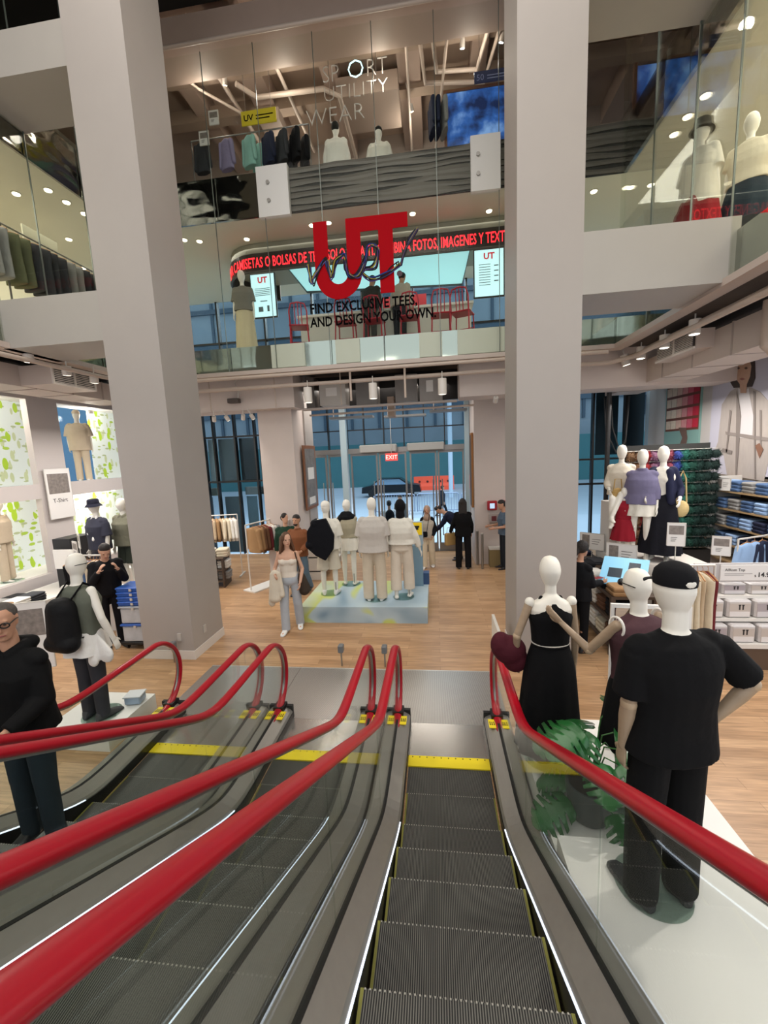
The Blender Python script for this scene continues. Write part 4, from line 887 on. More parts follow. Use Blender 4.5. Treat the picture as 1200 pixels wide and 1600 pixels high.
for g in (-1, 1): b.caps(f.neck+f.rt*g*.055+f.fw*.03, f.ringat(.35+.1*g)+f.rt*g*.06+f.fw*.15, .028, .03, 10)
b.build('towel', cloth('#e3e1dd', .8), t, remesh=.012)
t, f = mann('mannequin', 'mannequin in olive hooded jacket and dark green shorts', (-6.12, 7.3, .5), radians(175), 1.84)
OL = cloth('#6c6a5a', .7); body(f, MANN, t, egg=True, vox=.011, feet=False); shoes(f, SHOE_W, t); pants(f, cloth('#2e332b', .5), t, 'shorts', length=.42, w0=1.15, w1=1.3); top(f, OL, t, 'jacket', hem=-.1, sleeve=1.5, loose=1.3, hood=True)
# ================================================================ RIGHT GROUP ON THE PLINTH
pl = MB().box(3.05, 4.35, 7.0, 8.2, 0, 1.02).build('display_plinth', mat('#d2ccc4', .5)); tag(pl, 'tall pale plinth under the four mannequins beside the coloured fluffy display', 'plinth')
GR = 'mannequins on the tall plinth'
t, f = mann('mannequin', 'mannequin in an open lavender shirt and white shorts', (3.42, 7.32, 1.02), radians(150), 1.84, group=GR, female=True, disc=False)
body(f, MANN, t, egg=True, vox=.01); skirt(f, OFFW, t, 'shorts', length=.25, flare=.03); top(f, cloth('#6f6a86', .7), t, 'shirt', hem=-.05, sleeve=1.5, loose=1.25, collar=True)
t, f = mann('mannequin', 'mannequin in navy jacket and long black skirt with a cream bag', (3.72, 7.28, 1.02), radians(140), 1.88, group=GR, female=True, disc=False, arms={1: ((.1, .0, -1), (-.1, .6, -.3)), -1: ((-.25, -.1, -1), (-.1, .7, -.5))})
body(f, MANN, t, egg=True, vox=.01); skirt(f, cloth('#12121a'), t, length=.95, flare=.12); top(f, OFFW, t, 'tank_top', hem=.1, sleeve=0, loose=.98, fit=.5)
b = MB()
for g in (-1, 1): b.caps(f.sh[g]-f.rt*g*.07+f.fw*.06+V3((0, 0, -.02)), f.ringat(.5)+f.rt*g*.12+f.fw*.09, .06, .06); b.caps(f.ringat(.5)+f.rt*g*.12+f.fw*.09, f.pel+f.rt*g*.15+f.fw*.09, .06, .06)
for g in (-1, 1): b.caps(f.sh[g]-f.rt*g*.03, f.el[g], .062, .055); b.caps(f.el[g], f.el[g].lerp(f.wr[g], .6), .055, .046); b.caps(f.sh[g]-f.rt*g*.05, f.pel+f.rt*g*.14+V3((0, -.01, .1)), .07, .085); b.caps(f.sh[g]-f.rt*g*.05-f.fw*.04, f.pel+f.rt*g*.06-f.fw*.07+V3((0, 0, .1)), .07, .07)
b.build('jacket', cloth('#20233a', .5), t, remesh=.011)
b = MB(); b.ell((0, 0, 0), .12, .07, .14, 18, 10); b.tube([(-.08, 0, .1), (-.05, 0, .5), (0, 0, .62), (.05, 0, .5), (.08, 0, .1)], .012, 8)
tag(b.build('shoulder_bag', cloth('#c0a877', .8), loc=(3.98, 7.2, 1.9)), 'cream bag hanging from the arm of the mannequin in the navy jacket', 'bag')
st = MB().box(-.2, .2, -.2, .2, 0, .94).build('seat_block', mat('#c9c2ba', .5), loc=(3.3, 7.95, 1.02)); tag(st, 'pale cube seat under the seated cream mannequin', 'seat')
t, f = mann('mannequin', 'seated cream-clothed mannequin with legs crossed', (3.3, 7.82, 1.02), radians(160), 1.8, group=GR, female=True, disc=False, hipz=1.1, legs={1: ((.1, 1, -.05), (0, .1, -1)), -1: ((.25, 1, .12), (.35, .25, -1))}, arms={1: ((.15, .2, -1), (-.1, .8, -.4)), -1: ((-.15, .2, -1), (.1, .8, -.4))})
body(f, MANN, t, egg=True, vox=.01); top(f, cloth('#d6ccbb', .8), t, 'blouse', hem=-.05, sleeve=1.6, loose=1.2)
t, f = mann('mannequin', 'child mannequin in red dress between the seated and the standing one', (3.2, 7.42, 1.02), radians(150), 1.22, group=GR, female=False, disc=False)
body(f, MANN, t, egg=True, vox=.01); skirt(f, cloth('#8a1a28'), t, 'dress_skirt', length=.55, flare=.1); top(f, cloth('#8a1a28'), t, 'dress_top', hem=.1, sleeve=.5, loose=1.05)
b = MB(); b.ell((0, 0, 0), .11, .06, .15, 18, 10); b.tube([(-.07, 0, .1), (-.05, 0, .3), (.05, 0, .3), (.07, 0, .1)], .01, 8)
tag(b.build('handbag', cloth('#a98a55', .8), loc=(3.12, 7.5, 2.1)), 'tan bag held by the seated cream mannequin', 'bag')
# ================================================================ UPPER FLOOR MANNEQUINS
t, f = mann('mannequin', 'level two mannequin in bucket hat, white tee and red skirt, stand-in for a glass reflection', (3.76, 6.85, 5.35), radians(-60), 1.98, disc=False, female=True)  # mirror image in the side glass, modelled as a solid figure
body(f, MANN, t, egg=True, vox=.012); top(f, OFFW, t, 'tee', hem=-.3, sleeve=.9, loose=1.35); skirt(f, cloth('#8a2027'), t, length=.5, flare=.1); P = headframe(f); cap(f, cloth('#3b352a'), t, P, 'bucket_hat', bucket=True)  # body and clothes of the reflection stand-in
t, f = mann('mannequin', 'level two mannequin in cream top and dark skirt behind glass', (4.3, 6.7, 5.35), radians(-40), 1.9, disc=False, female=True)
body(f, MANN, t, egg=True, vox=.012); top(f, cloth('#cfc6b2'), t, 'top', hem=.05, sleeve=.7, loose=1.2); skirt(f, cloth('#27323c'), t, length=.5, flare=.12)
t, f = mann('mannequin', 'level three mannequin in white jacket seen from behind near the racks', (-1.86, 9.3, 8.6), 0, 1.72, disc=False, hipz=.38)
body(f, MANN, t, egg=True, vox=.014, legs=False); MB().cyl(0, 0, 0, .4, .02, 12).cyl(0, 0, 0, .01, .15, 20).build('stand', STEEL, t); top(f, cloth('#dcd8cf'), t, 'jacket', hem=0, sleeve=1.9, loose=1.3); P = headframe(f); short_hair(f, cloth('#2b2a28'), t, P)
t, f = mann('mannequin', 'level three mannequin in white shirt with dark cap', (-.98, 9.4, 8.6), 0, 1.6, disc=False, hipz=.3)
body(f, MANN, t, egg=True, vox=.014, legs=False); MB().cyl(0, 0, 0, .3, .02, 12).cyl(0, 0, 0, .01, .15, 20).build('stand', STEEL, t); top(f, OFFW, t, 'shirt', hem=-.1, sleeve=.9, loose=1.3); P = headframe(f); cap(f, cloth('#22211f'), t, P)
t, f = mann('mannequin', 'level two mannequin in grey tee and long cream skirt inside the rounded bay', tuple(at(383, 500, y=9.35)), radians(190), 1.8, disc=False, female=True)
t.location.z = 5.35; body(f, MANN, t, egg=True, vox=.013); top(f, cloth('#77746c'), t, 'tee', hem=0, sleeve=.9, loose=1.2); skirt(f, cloth('#c9bd9f'), t, length=.95, flare=.05)
# ================================================================ SHOP FITTINGS, GROUND FLOOR
CW = mat('#dcd7cf', .5); DKW = mat('#4a3a2e', .6, 0, .15, 8); METW = mat('#cfcac2', .4, .3); WOODH = mat('#a9794c', .55, 0, .1, 10)
COLS = {'white': '#dedad2', 'cream': '#d3c6ae', 'beige': '#bda78a', 'tan': '#9c7a56', 'brown': '#6a4a36', 'maroon': '#6b2b2f', 'grey': '#8b8a88', 'charcoal': '#3b3c40', 'black': '#17171a', 'navy': '#262b40', 'light blue': '#8fabd0', 'denim blue': '#4c6488', 'mint': '#8dbbb0', 'olive': '#5f6149', 'pink': '#c79aa0', 'red': '#a82030', 'lilac': '#8f86a6', 'teal': '#2c6a68', 'green': '#3f6a3a'}
CM = {k: cloth(v, .9) for k, v in COLS.items()}
# prototype hanging shirt (shoulders along Y, hook at origin)
def hung_mesh(long=.66, sleeve=.42, name='hung_shirt'):
    b = MB(); rs = []
    for z, w, d in ((-.07, .05, .03), (-.09, .12, .04), (-.125, .2, .045), (-.2, .2, .05), (-.4, .19, .05), (-long, .215, .06)):
        rs.append([(d*sin(2*pi*i/18), w*cos(2*pi*i/18), z) for i in range(18)])
    b.rings(rs)
    if sleeve:
        for g in (-1, 1): b.caps((0, g*.17, -.14), (0.01*g, g*.24, -.14-sleeve), .05, .042, 10, 1.2, side=(0, 1, 0))
    o = b.build(name, CM['white'], remesh=.014, relax=3); me = o.data; bpy.data.objects.remove(o); return me
HUNG = hung_mesh(); HUNGT = hung_mesh(.62, .16, 'hung_tee'); HUNGP = hung_mesh(.85, 0, 'hung_long')
hb = MB(); hb.tube([(0, .19, -.12), (0, .1, -.085), (0, 0, -.055), (0, -.1, -.085), (0, -.19, -.12)], .008, 6); hb.tube([(0, 0, -.055), (0, 0, -.02), (0, .018, 0), (0, 0, .012)], .003, 6); HANG = hb.mesh('hanger', WOODH, True)
def hang_row(p0, p1, n, cols, where, group, me=None, hang=True, s=1., kind='shirt', name='hanging_shirt', turn=0, tiny=False):
    p0, p1 = V3(p0), V3(p1); d = p1-p0; rz = atan2(d.y, d.x)
    r = random.Random(n*7+int(p0.x*10))
    for i in range(n):
        c = cols[i*len(cols)//n] if len(cols) < n else cols[i]
        o = bpy.data.objects.new(name, (me or HUNG)); COL.objects.link(o); o.location = p0+d*((i+.5)/n); o.rotation_euler = (0, r.uniform(-.03, .03), rz+turn+r.uniform(-.12, .12)); o.scale = (s, s, s)
        recolor(o, CM[c]); tag(o, '%s %s hanging %s' % (c, kind, where), 'clothes', '%s %ss %s' % (c, kind, group))
        if hang:
            h = bpy.data.objects.new('hanger', HANG); COL.objects.link(h); h.parent = o
def fold_mesh(w, d, h):
    b = MB(); rs = []
    for z, i in ((0, .012), (h*.25, 0), (h*.75, 0), (h, .014)):
        rs.append([(math.copysign((w/2-i)*abs(cos(a))**.25, cos(a)), math.copysign((d/2-i)*abs(sin(a))**.25, sin(a)), z) for a in [2*pi*k/20+.01 for k in range(20)]])
    b.rings(rs); return b.mesh('folded_garment', CM['white'], True)
FOLD = fold_mesh(.27, .3, .035); FOLD2 = fold_mesh(.27, .3, .062); FOLDT = fold_mesh(.22, .3, .05)
def stack(x, y, z, n, col, where, group, rz=0, me=None, h=.036, cyc=None):
    r = random.Random(int(x*31+y*17+z*13)); me = me or FOLD
    for i in range(n):
        c = cyc[i % len(cyc)] if cyc else col
        o = bpy.data.objects.new('folded_garment', me); COL.objects.link(o); o.location = (x+r.uniform(-.006, .006), y+r.uniform(-.006, .006), z+i*h); o.rotation_euler = (0, 0, rz+r.uniform(-.04, .04))
        recolor(o, CM[c]); tag(o, '%s folded garment %s' % (c, where), 'clothes', '%s folded clothes %s' % (c, group))
def signcard(x, y, z, w, h, rz, label, lines=(), pic=True, stand=.0, name='sign_card', big=None):
    t = thing(name, label, 'sign', (x, y, z), rz)
    c = MB().box(-w/2, w/2, 0, .008, 0, h).build('card', mat('#e2deda', .4), t); MB().box(-w/2-.008, -w/2, -.004, .012, -.0, h+.008).box(w/2, w/2+.008, -.004, .012, -.0, h+.008).box(-w/2, w/2, -.004, .012, h, h+.008).box(-w/2, w/2, -.004, .012, -.008, 0).build('frame', METW, t)
    if pic: b = MB().box(-w*.42, -w*.1 if w > h else w*.42, -.002, 0, h*(.15 if w > h else .5), h*.9); b.build('photo', mat('#7f7670', .5, 0, .7, 16), c); 
    q = MB(); x0 = 0 if w > h else -w*.3
    for k in range(3): q.box(x0, x0+w*(.36-.05*k), -.003, 0, h*(.62-.14*k) if w > h else h*(.36-.08*k), h*(.62-.14*k)+h*.03 if w > h else h*(.36-.08*k)+h*.025)
    if not lines: q.build('printed_lines', mat('#6b6764', .6), c)
    for k, (s_, sz, tx, tz) in enumerate(lines): text(s_, sz, 'lettering', mat('#3a3634', .6), c, (tx, -.003, tz), RX, .001)
    if stand: MB().cyl(0, .004, -stand, 0, .007, 8).build('pole', METW, t)
    return t
# ---- AIRism table
tb = thing('display_table', 'white tiered table holding clear packs of tops under a 14.90 sign', 'table', (3.42, 5.55, 0))
MB().box(0, 2.4, 0, .9, 0, .3).build('base', mat('#5a4636', .6), tb)
MB().box(0, 2.4, -.02, .9, .3, .36).build('shelf', CW, tb); MB().box(0, 2.4, .1, .9, .62, .66).build('shelf', CW, tb); MB().box(0, 2.4, .2, .9, .9, .94).build('shelf', CW, tb)
MB().box(0, .02, .0, .9, .3, 1.1).build('side_panel', CW, tb)
sg = MB().box(-.03, 2.4, .2, .23, 1.13, 1.38).build('price_board', mat('#b3aead', .5), tb); MB().box(.28, 2.4, .185, .2, 1.15, 1.36).build('white_card', mat('#dcd9d6', .5), sg)
text('AIRism Top', .05, 'lettering', mat('#4a4745', .6), sg, (.33, .183, 1.28), RX, .001); text('14.90', .085, 'price', mat('#2d2a29', .6), sg, (.72, .183, 1.2), RX, .001, bold=.002); text('$', .04, 'price', mat('#2d2a29', .6), sg, (.685, .183, 1.2), RX, .001)
for k in range(2): MB().box(.33, .66-.1*k, .183, .185, 1.24-.02*k, 1.246-.02*k).build('printed_line', mat('#8c8885', .6), sg)
pk = MB(); pk.bbox((0, .14, .12), .29, .28, .24, .02); PKB = pk.mesh('clear_pack', mat('#c9c4c2', .25, 0, .12, 14, .3))
lb = MB(); lb.cur = 0; lb.box(-.125, .125, -.004, .001, .02, .2); lb.cur = 1; lb.box(-.12, .12, -.005, -.003, .02, .09); lb.cur = 2
for g in (-1, 1): lb.box(.02+g*.02-.012, .02+g*.02+.004, -.007, -.004, .115, .18).box(.02+g*.02-.018, .02+g*.02+.01, -.007, -.004, .17, .185)
LBL = lb.mesh('pack_label', [mat('#bfb4ab', .4), mat('#ded9d6', .4), mat('#2b2828', .5)])
LBW = lb.mesh('pack_label', [mat('#a79da0', .4), mat('#cfcacb', .4), mat('#2b2828', .5)])
for tier, (z, y) in enumerate(((.36, .02), (.66, .12), (.94, .24))):
    for i in range(7):
        o = bpy.data.objects.new('clear_pack', PKB); COL.objects.link(o); o.location = (3.42+.17+.33*i, 5.55+y, z); tag(o, 'clear pack of tops on the %s tier below the 14.90 sign' % ('bottom', 'middle', 'top')[tier], 'pack', 'clear packs on the %s tier under the 14.90 sign' % ('bottom', 'middle', 'top')[tier])
        if tier == 2: o.scale = (1, 1, .62)
        l = bpy.data.objects.new('pack_label', LBL if (i+tier) % 3 else LBW); COL.objects.link(l); l.parent = o
# ---- knitwear table, long, towards the entrance
tb = thing('display_table', 'long low wooden rack of folded knitwear running beside the woman in black', 'table', (2.4, 5.85, 0), 0)
for z in (.12, .5): MB().box(0, .62, 0, 3.6, z, z+.04).build('shelf', DKW, tb)
MB().box(0, .62, 0, 3.6, .84, .88).build('tabletop', DKW, tb)
for x in (.03, .59):
    for y in (.03, 1.8, 3.57): MB().box(x-.03, x+.03, y-.03, y+.03, 0, .84).build('leg', DKW, tb)
cc = ['brown', 'white', 'cream', 'black', 'white', 'brown', 'tan', 'white', 'black', 'charcoal', 'white']
for j in range(11):
    for zi, z in enumerate((.16, .54, .88)):
        c = cc[(j*2+zi*3) % 11]; lv = ('on the bottom shelf', 'on the middle shelf', 'on top')[zi]
        stack(2.56, 6.0+.33*j, z, (4, 4, 2)[zi]-(j % 2), c, lv+' of the long low wooden rack', lv+' of the long wooden rack', me=FOLD2, h=.064)
        if zi == 2 and j % 2: stack(2.86, 6.0+.33*j, z, 2, ('black', 'charcoal', 'white', 'navy')[j % 4], lv+' of the long low wooden rack', lv+' of the long wooden rack')
signcard(2.9, 8.0, 1.05, .42, .3, radians(-38), 'framed card sign at the entrance end of the long knitwear rack', stand=.16)
signcard(2.98, 6.95, 1.06, .44, .32, radians(-38), 'framed card sign beside the plinth of mannequins, nearer than its twin', stand=.16)
# slanted blue board
b = thing('slanted_board', 'slanted light blue picture board under a clear cover beside the hanging cream clothes', 'sign', (2.72, 6.25, 1.1), radians(-30))
q = MB().box(-.3, .3, -.25, .35, -.012, 0).build('board', emis('#7fb8d6', .35, 'blue_print'), b); q.rotation_euler = (radians(28), 0, 0); MB().box(-.2, -.02, -.1, .1, .0, .003).box(.05, .2, .1, .25, 0, .003).build('printed_shape', mat('#1e2c3a', .4), q)
MB().cyl(0, .05, -.22, 0, .02, 10).cyl(0, .05, -.22, -.2, .12, 20).build('stand', METW, b)
# clothes rail with cream clothes
def rail(x0, y0, x1, y1, h, label, m=METW, base=True, cat='clothes rail'):
    t = thing('clothes_rail', label, cat, ((x0+x1)/2, (y0+y1)/2, 0), atan2(y1-y0, x1-x0)); L = sqrt((x1-x0)**2+(y1-y0)**2)/2
    MB().tube([(-L, 0, h), (L, 0, h)], .014, 8).build('rail', m, t, True)
    for g in (-1, 1): MB().tube([(g*L, 0, .02), (g*L, 0, h)], .014, 8).build('post', m, t, True); MB().box(g*L-.02, g*L+.02, -.25, .25, 0, .03).build('foot', m, t)
    return t
rail(2.72, 5.25, 3.32, 5.25, 1.5, 'clothes rail of cream tops behind the sunglasses mannequin')
hang_row((2.74, 5.25, 1.48), (3.28, 5.25, 1.48), 9, ['beige', 'cream', 'tan', 'cream', 'beige', 'cream', 'maroon'], 'on the rail behind the mannequin in sunglasses', 'on the rail of cream tops', me=HUNGP, kind='top')
for y, z in ((6.15, 1.05),):
    b = MB().box(3.5, 4.9, 6.5, 6.95, 0, .95).build('display_plinth', CW); tag(b, 'white plinth of folded white tops before the green end of the fluffy display', 'plinth')
    for i in range(4): stack(3.75+.32*i, 6.74, .95, 3, 'white', 'on the plinth behind the 14.90 sign', 'on the white plinth')
signcard(3.55, 6.5, 1.45, .22, .34, radians(-20), 'upright card on a pole before the fluffy green display', stand=1.4)
signcard(3.92, 6.1, 1.4, .2, .26, radians(-30), 'small card on a pole above the hanging cream tops', stand=1.4)
hang_row((4.5, 6.55, 1.52), (4.95, 6.75, 1.52), 3, ['light blue', 'light blue', 'navy'], 'beside the denim shelves', 'beside the denim shelves', turn=pi/2, s=.9)
rail(4.4, 6.5, 5.05, 6.8, 1.53, 'short clothes rail with light blue shirts beside the denim shelves')
# ---- fluffy display
fd = thing('fluffy_display', 'tall rack of coloured fluffy bundles, from brown through red and blue to dark green', 'display rack', (4.5, 8.55, 0))
MB().box(-.85, .75, .12, .2, .9, 2.95).build('back_panel', mat('#20201f', .8), fd)
for k in range(10): MB().box(-.85, .75, -.12, .12, .95+.21*k, .957+.21*k).build('wire_shelf', METW, fd)
MB().box(-.85, .75, -.1, .2, 0, .9).build('base', mat('#2b2927', .8), fd)
def fuzzy():
    b = MB(); r = random.Random(3); b.ell((0, 0, 0), .045, .08, .07, 10, 6)
    for i in range(150):
        a = r.uniform(0, 2*pi); e = r.uniform(-1.2, 1.2); d = V3((cos(a)*cos(e), sin(a)*cos(e)*.9, sin(e))); p = V3((d.x*.045, d.y*.08, d.z*.07)); q = p+d*r.uniform(.03, .06)+V3((r.uniform(-.015, .015),)*3); s_ = d.orthogonal().normalized()*.006
        b.add([tuple(p-s_), tuple(p+s_), tuple(q)], [(0, 1, 2)])
    return b.mesh('fluffy_bundle', CM['red'])
FZ = fuzzy(); fcol = [('brown', '#6d5138'), ('brown', '#75553c'), ('red', '#8c1f24'), ('mauve', '#7c566e'), ('mauve', '#6b4a68'), ('rose', '#87404e'), ('blue', '#2b3f85'), ('teal green', '#1c5c4f'), ('green', '#174438'), ('dark green', '#10302a'), ('dark green', '#0f2a25'), ('dark green', '#0e2420')]
for j in range(9):
    for i, (nm, hx) in enumerate(fcol):
        o = bpy.data.objects.new('fluffy_bundle', FZ); COL.objects.link(o); o.location = (4.5-.78+.135*i, 8.42, 1.06+.21*j); o.rotation_euler = (0, 0, (i*7+j*3) % 5*.5); o.scale = (1.25, 1.0, 1.15); recolor(o, mat(hx, .9))
        tag(o, nm+' fluffy bundle on the tall colour-sorted rack', 'bundle', nm+' fluffy bundles on the tall rack')
# ---- denim shelves on the wall side
sh = thing('wall_shelf', 'wooden wall shelves of folded blue shirts under the coat poster', 'shelf', (5.55, 7.35, 0))
for z in (.75, 1.07, 1.4, 1.72, 2.05): MB().box(-.2, .33, -1.3, 1.35, z-.03, z).build('shelf', mat('#a58a66', .5), sh)
for y in (-1.3, 1.35): MB().box(-.22, .33, y-.02, y+.02, 0, 2.3).build('side_panel', CW, sh)
MB().box(.31, .34, -1.3, 1.35, 0, 2.3).build('back_panel', mat('#5a5048', .7), sh)
dc = ['grey', 'denim blue', 'light blue', 'denim blue', 'denim blue', 'navy', 'light blue', 'denim blue']
for zi, z in enumerate((1.07, 1.4, 1.72, 2.05)):
    for j in range(1, 8): stack(5.5, 6.22+.32*j, z, 3, dc[(j+zi) % 8], 'on the shelves under the coat poster', 'on the shelves under the coat poster', rz=pi/2, h=.064, me=FOLD2)
sh = thing('wall_shelf', 'dark stocked shelves between the fluffy display and the blue shirts', 'shelf', (5.55, 9.5, 0))
for z in (.75, 1.07, 1.4, 1.72, 2.05): MB().box(-.2, .33, -.75, .7, z-.03, z).build('shelf', mat('#a58a66', .5), sh)
for zi, z in enumerate((1.07, 1.4, 1.72)):
    for j in range(4): stack(5.5, 8.95+.33*j, z, 2, 'brown', 'on the shelves beside the fluffy display', 'on the shelves beside the fluffy display', rz=pi/2, h=.064, me=FOLD2)
signcard(5.32, 8.35, 2.06, .3, .22, radians(-80), 'small picture card at the end of the top denim shelf')
# ---- posters on the wall
def flatpoly(name, pts, m, parent, x, th=.004):
    return MB().prism([(p.y, p.z) for p in pts], x-th, x, 'x').build(name, m, parent)
def wallp(pts, x=5.88): return [at(px, py, x=x) for px, py in pts]
po = thing('wall_poster', 'large pale poster of a person in a long light coat', 'poster', (0, 0, 0))
MB().prism([(9.72, 2.3), (9.72, 4.75), (7.6, 4.75), (7.6, 2.25)], 5.86, 5.9, 'x').build('poster_sheet', mat('#b9b6c2', .5, 0, .06, 1.2), po)
flatpoly('printed_coat', wallp([(1143, 612), (1130, 632), (1124, 690), (1118, 706), (1133, 712), (1138, 742), (1196, 752), (1207, 700), (1215, 640), (1190, 612), (1172, 604), (1155, 604)]), mat('#a79d96', .6, 0, .12, 5, 0, stretch=(1, 3, 1)), po, 5.858)
flatpoly('printed_shirt', wallp([(1156, 606), (1161, 650), (1158, 684), (1178, 684), (1180, 650), (1172, 606), (1165, 612)]), mat('#c9c4c4', .6), po, 5.853)
flatpoly('printed_face', wallp([(1151, 566), (1150, 578), (1153, 592), (1159, 600), (1160, 614), (1169, 614), (1170, 600), (1175, 588), (1177, 572), (1174, 562), (1164, 557), (1155, 559)]), mat('#b8957f', .6, 0, .1, 20), po, 5.849)
for q_ in ([(1143, 640), (1137, 706), (1139, 707), (1146, 642)], [(1190, 640), (1191, 700), (1193, 701), (1193, 641)], [(1154, 610), (1152, 742), (1154, 743), (1161, 650)], [(1180, 610), (1182, 748), (1184, 749), (1183, 612)], [(1132, 700), (1131, 706), (1146, 710), (1147, 704)]): flatpoly('printed_seam', wallp(q_), mat('#7b716b', .6), po, 5.848)
flatpoly('printed_lips', wallp([(1158, 592), (1163, 594), (1168, 592), (1163, 590)]), mat('#8f5a50', .6), po, 5.845)
for ex_ in (1157, 1169): flatpoly('printed_eye', wallp([(ex_-3, 575), (ex_, 577), (ex_+3, 575), (ex_, 573)]), mat('#4a352b', .6), po, 5.845)
flatpoly('printed_hair', wallp([(1148, 556), (1144, 576), (1144, 598), (1149, 606), (1178, 604), (1183, 590), (1182, 562), (1174, 550), (1158, 549)]), mat('#3a2d28', .6), po, 5.853)
flatpoly('printed_belt', wallp([(1136, 674), (1137, 679), (1205, 690), (1206, 684)]), mat('#857b75', .6), po, 5.849)
flatpoly('printed_hand', wallp([(1183, 696), (1190, 716), (1196, 702), (1190, 692)]), mat('#7a5542', .6), po, 5.847)
po = thing('wall_poster', 'tall poster of shelved packs from cream to red on teal', 'poster', (0, 0, 0))
MB().prism([(11.5, 1.2), (11.5, 4.62), (10.1, 4.62), (10.1, 1.2)], 5.86, 5.9, 'x').build('poster_sheet', mat('#7fa39c', .5), po)
MB().prism([(11.45, 3.25), (11.45, 4.6), (10.12, 4.6), (10.12, 3.25)], 5.855, 5.86, 'x').build('printed_shelf', mat('#6a3b2c', .5), po)
for k, hx in enumerate(('#cdb9a4', '#d9c9b4', '#d6b3a3', '#cf8f90', '#c4596b', '#b42338')):
    m_ = MB()
    for r_ in range(5): y = 11.42-.216*k; m_.prism([(y, 3.3+.262*r_), (y, 3.5+.262*r_), (y-.2, 3.5+.262*r_), (y-.2, 3.3+.262*r_)], 5.85, 5.856, 'x')
    m_.build('printed_packs', mat(hx, .5, 0, .15, 12), po)
flatpoly('printed_arm', wallp([(1062, 668), (1068, 684), (1060, 705), (1072, 705), (1076, 684), (1074, 668)]), mat('#6b5348', .6), po, 5.853)
# ---- bins
def bin_(z, h, col, lid, label, clear=False):
    t = thing('storage_box', label, 'box', (-4.93, 5.98, z), radians(4))
    if clear:
        MB().bbox((0, 0, h/2-.02), .48, .34, h-.04, .02).build('tub', mat('#b9bcc0', .2, 0, .25, 9, .3), t)
    else: MB().bbox((0, 0, h/2), .5, .36, h, .012).build('tub', mat('#1f54a6', .35), t)
    MB().bbox((0, 0, h-.02), .52, .38, .035, .01).build('lid', mat('#2458b0', .35) if lid else mat('#aab0b8', .3), t); MB().box(-.02, .02, -.2, -.185, h-.06, h-.02).build('clip', METW, t)
dl = thing('dolly', 'black wheeled dolly under the stacked blue-lidded boxes', 'dolly', (-4.93, 5.98, 0))
MB().bbox((0, 0, .1), .52, .38, .05, .01).build('deck', BLACKR, dl)
for x in (-.2, .2):
    for y in (-.13, .13): MB().tube([(x-.015, y, .04), (x+.015, y, .04)], .038, 12).build('wheel', BLACKR, dl, True)
bin_(.126, .31, None, True, 'clear box with blue lid at the bottom of the stack by the column', True)
bin_(.44, .30, None, False, 'clear box in the middle of the stack by the column', True)
for k in range(4): bin_(.745+.078*k, .077, 'b', True, 'shallow blue box, %s of the four on the clear boxes' % ('lowest', 'second lowest', 'second highest', 'topmost')[k])
# ---- left side rails and tables
rail(-6.35, 6.2, -5.62, 6.2, 1.5, 'clothes rail of dark and light shirts behind the backpack mannequin')
hang_row((-6.33, 6.2, 1.48), (-5.66, 6.2, 1.48), 11, ['black', 'black', 'navy', 'navy', 'light blue', 'light blue', 'denim blue', 'cream', 'white', 'cream', 'black'], 'on the rail behind the backpack mannequin', 'on the rail behind the backpack mannequin', me=HUNGP)
b = MB().box(-7.3, -6.6, 4.6, 6.0, 0, .8).build('display_table', CW); tag(b, 'white table of folded clothes behind the rider in glasses', 'table')
for i in range(5): stack(-7.1+.0*i, 4.8+.26*i, .8, 3, ('white', 'red', 'cream', 'grey', 'black')[i], 'on the white table behind the rider in glasses', 'on the white table behind the rider')
for i in range(5): stack(-6.78, 4.8+.26*i, .8, 4, ('cream', 'white', 'tan', 'white', 'charcoal')[i], 'on the white table behind the rider in glasses', 'on the white table behind the rider')
b = MB().box(-8.45, -7.5, 5.2, 9.2, 0, .5).build('window_bench', CW); tag(b, 'long low white bench under the leaf-patterned shop windows', 'bench')
b = thing('display_box', 'black display box with a white lid panel under the small poster', 'box', (-7.75, 7.75, .5))
MB().box(-.2, .2, -.3, .3, 0, 1.05).build('body', mat('#141315', .6), b); MB().box(-.1, .35, -.42, -.4, .45, .85).build('panel', mat('#e4e0da', .5), b)
b = MB().box(-6.2, -5.55, 7.0, 8.1, .5, .9).build('display_table', CW); b.location = (.75, -.1, -.5); tag(b, 'white table of folded clothes behind the man in black by the column', 'table')
for i in range(4): stack(-5.2+.04*i, 7.05+.28*i, .4, 4, ('white', 'cream', 'tan', 'white')[i], 'on the table behind the man bending his head', 'on the table behind the bending man')
st = signcard(-5.05, 4.18, .55, .55, .85, radians(20), 'white poster stand with a shoe picture beside the backpack mannequin', lines=(('Sport', .06, -.2, .3), ('Utility Wear', .06, -.2, .2)), stand=.5, name='poster_stand')
st = signcard(-8.3, 8.3, 1.93, .62, 1.12, radians(-60), 'framed T-shirt sign with a photo on the pier between windows', lines=(('T-Shirt', .13, -.2, .36),), name='wall_sign')
st.location = (-8.52, 8.36, 1.88); st.rotation_euler = (0, 0, radians(90))
signcard(-6.6, 6.7, 1.52, .2, .26, radians(-40), 'small card on the clothes rail behind the backpack mannequin', stand=.1)
signcard(-6.1, 6.1, 1.5, .2, .26, radians(-30), 'small framed card before the navy mannequin', stand=.1)
b = thing('storage_box', 'small clear plastic box on the low platform at the backpack mannequin\'s feet', 'box', (-3.62, 4.12, .2), .2); MB().bbox((0, 0, .06), .18, .15, .1, .01).build('tub', mat('#9fb0c4', .2), b); MB().bbox((0, 0, .105), .2, .17, .015, .004).build('lid', mat('#c9ccd0', .3), b)
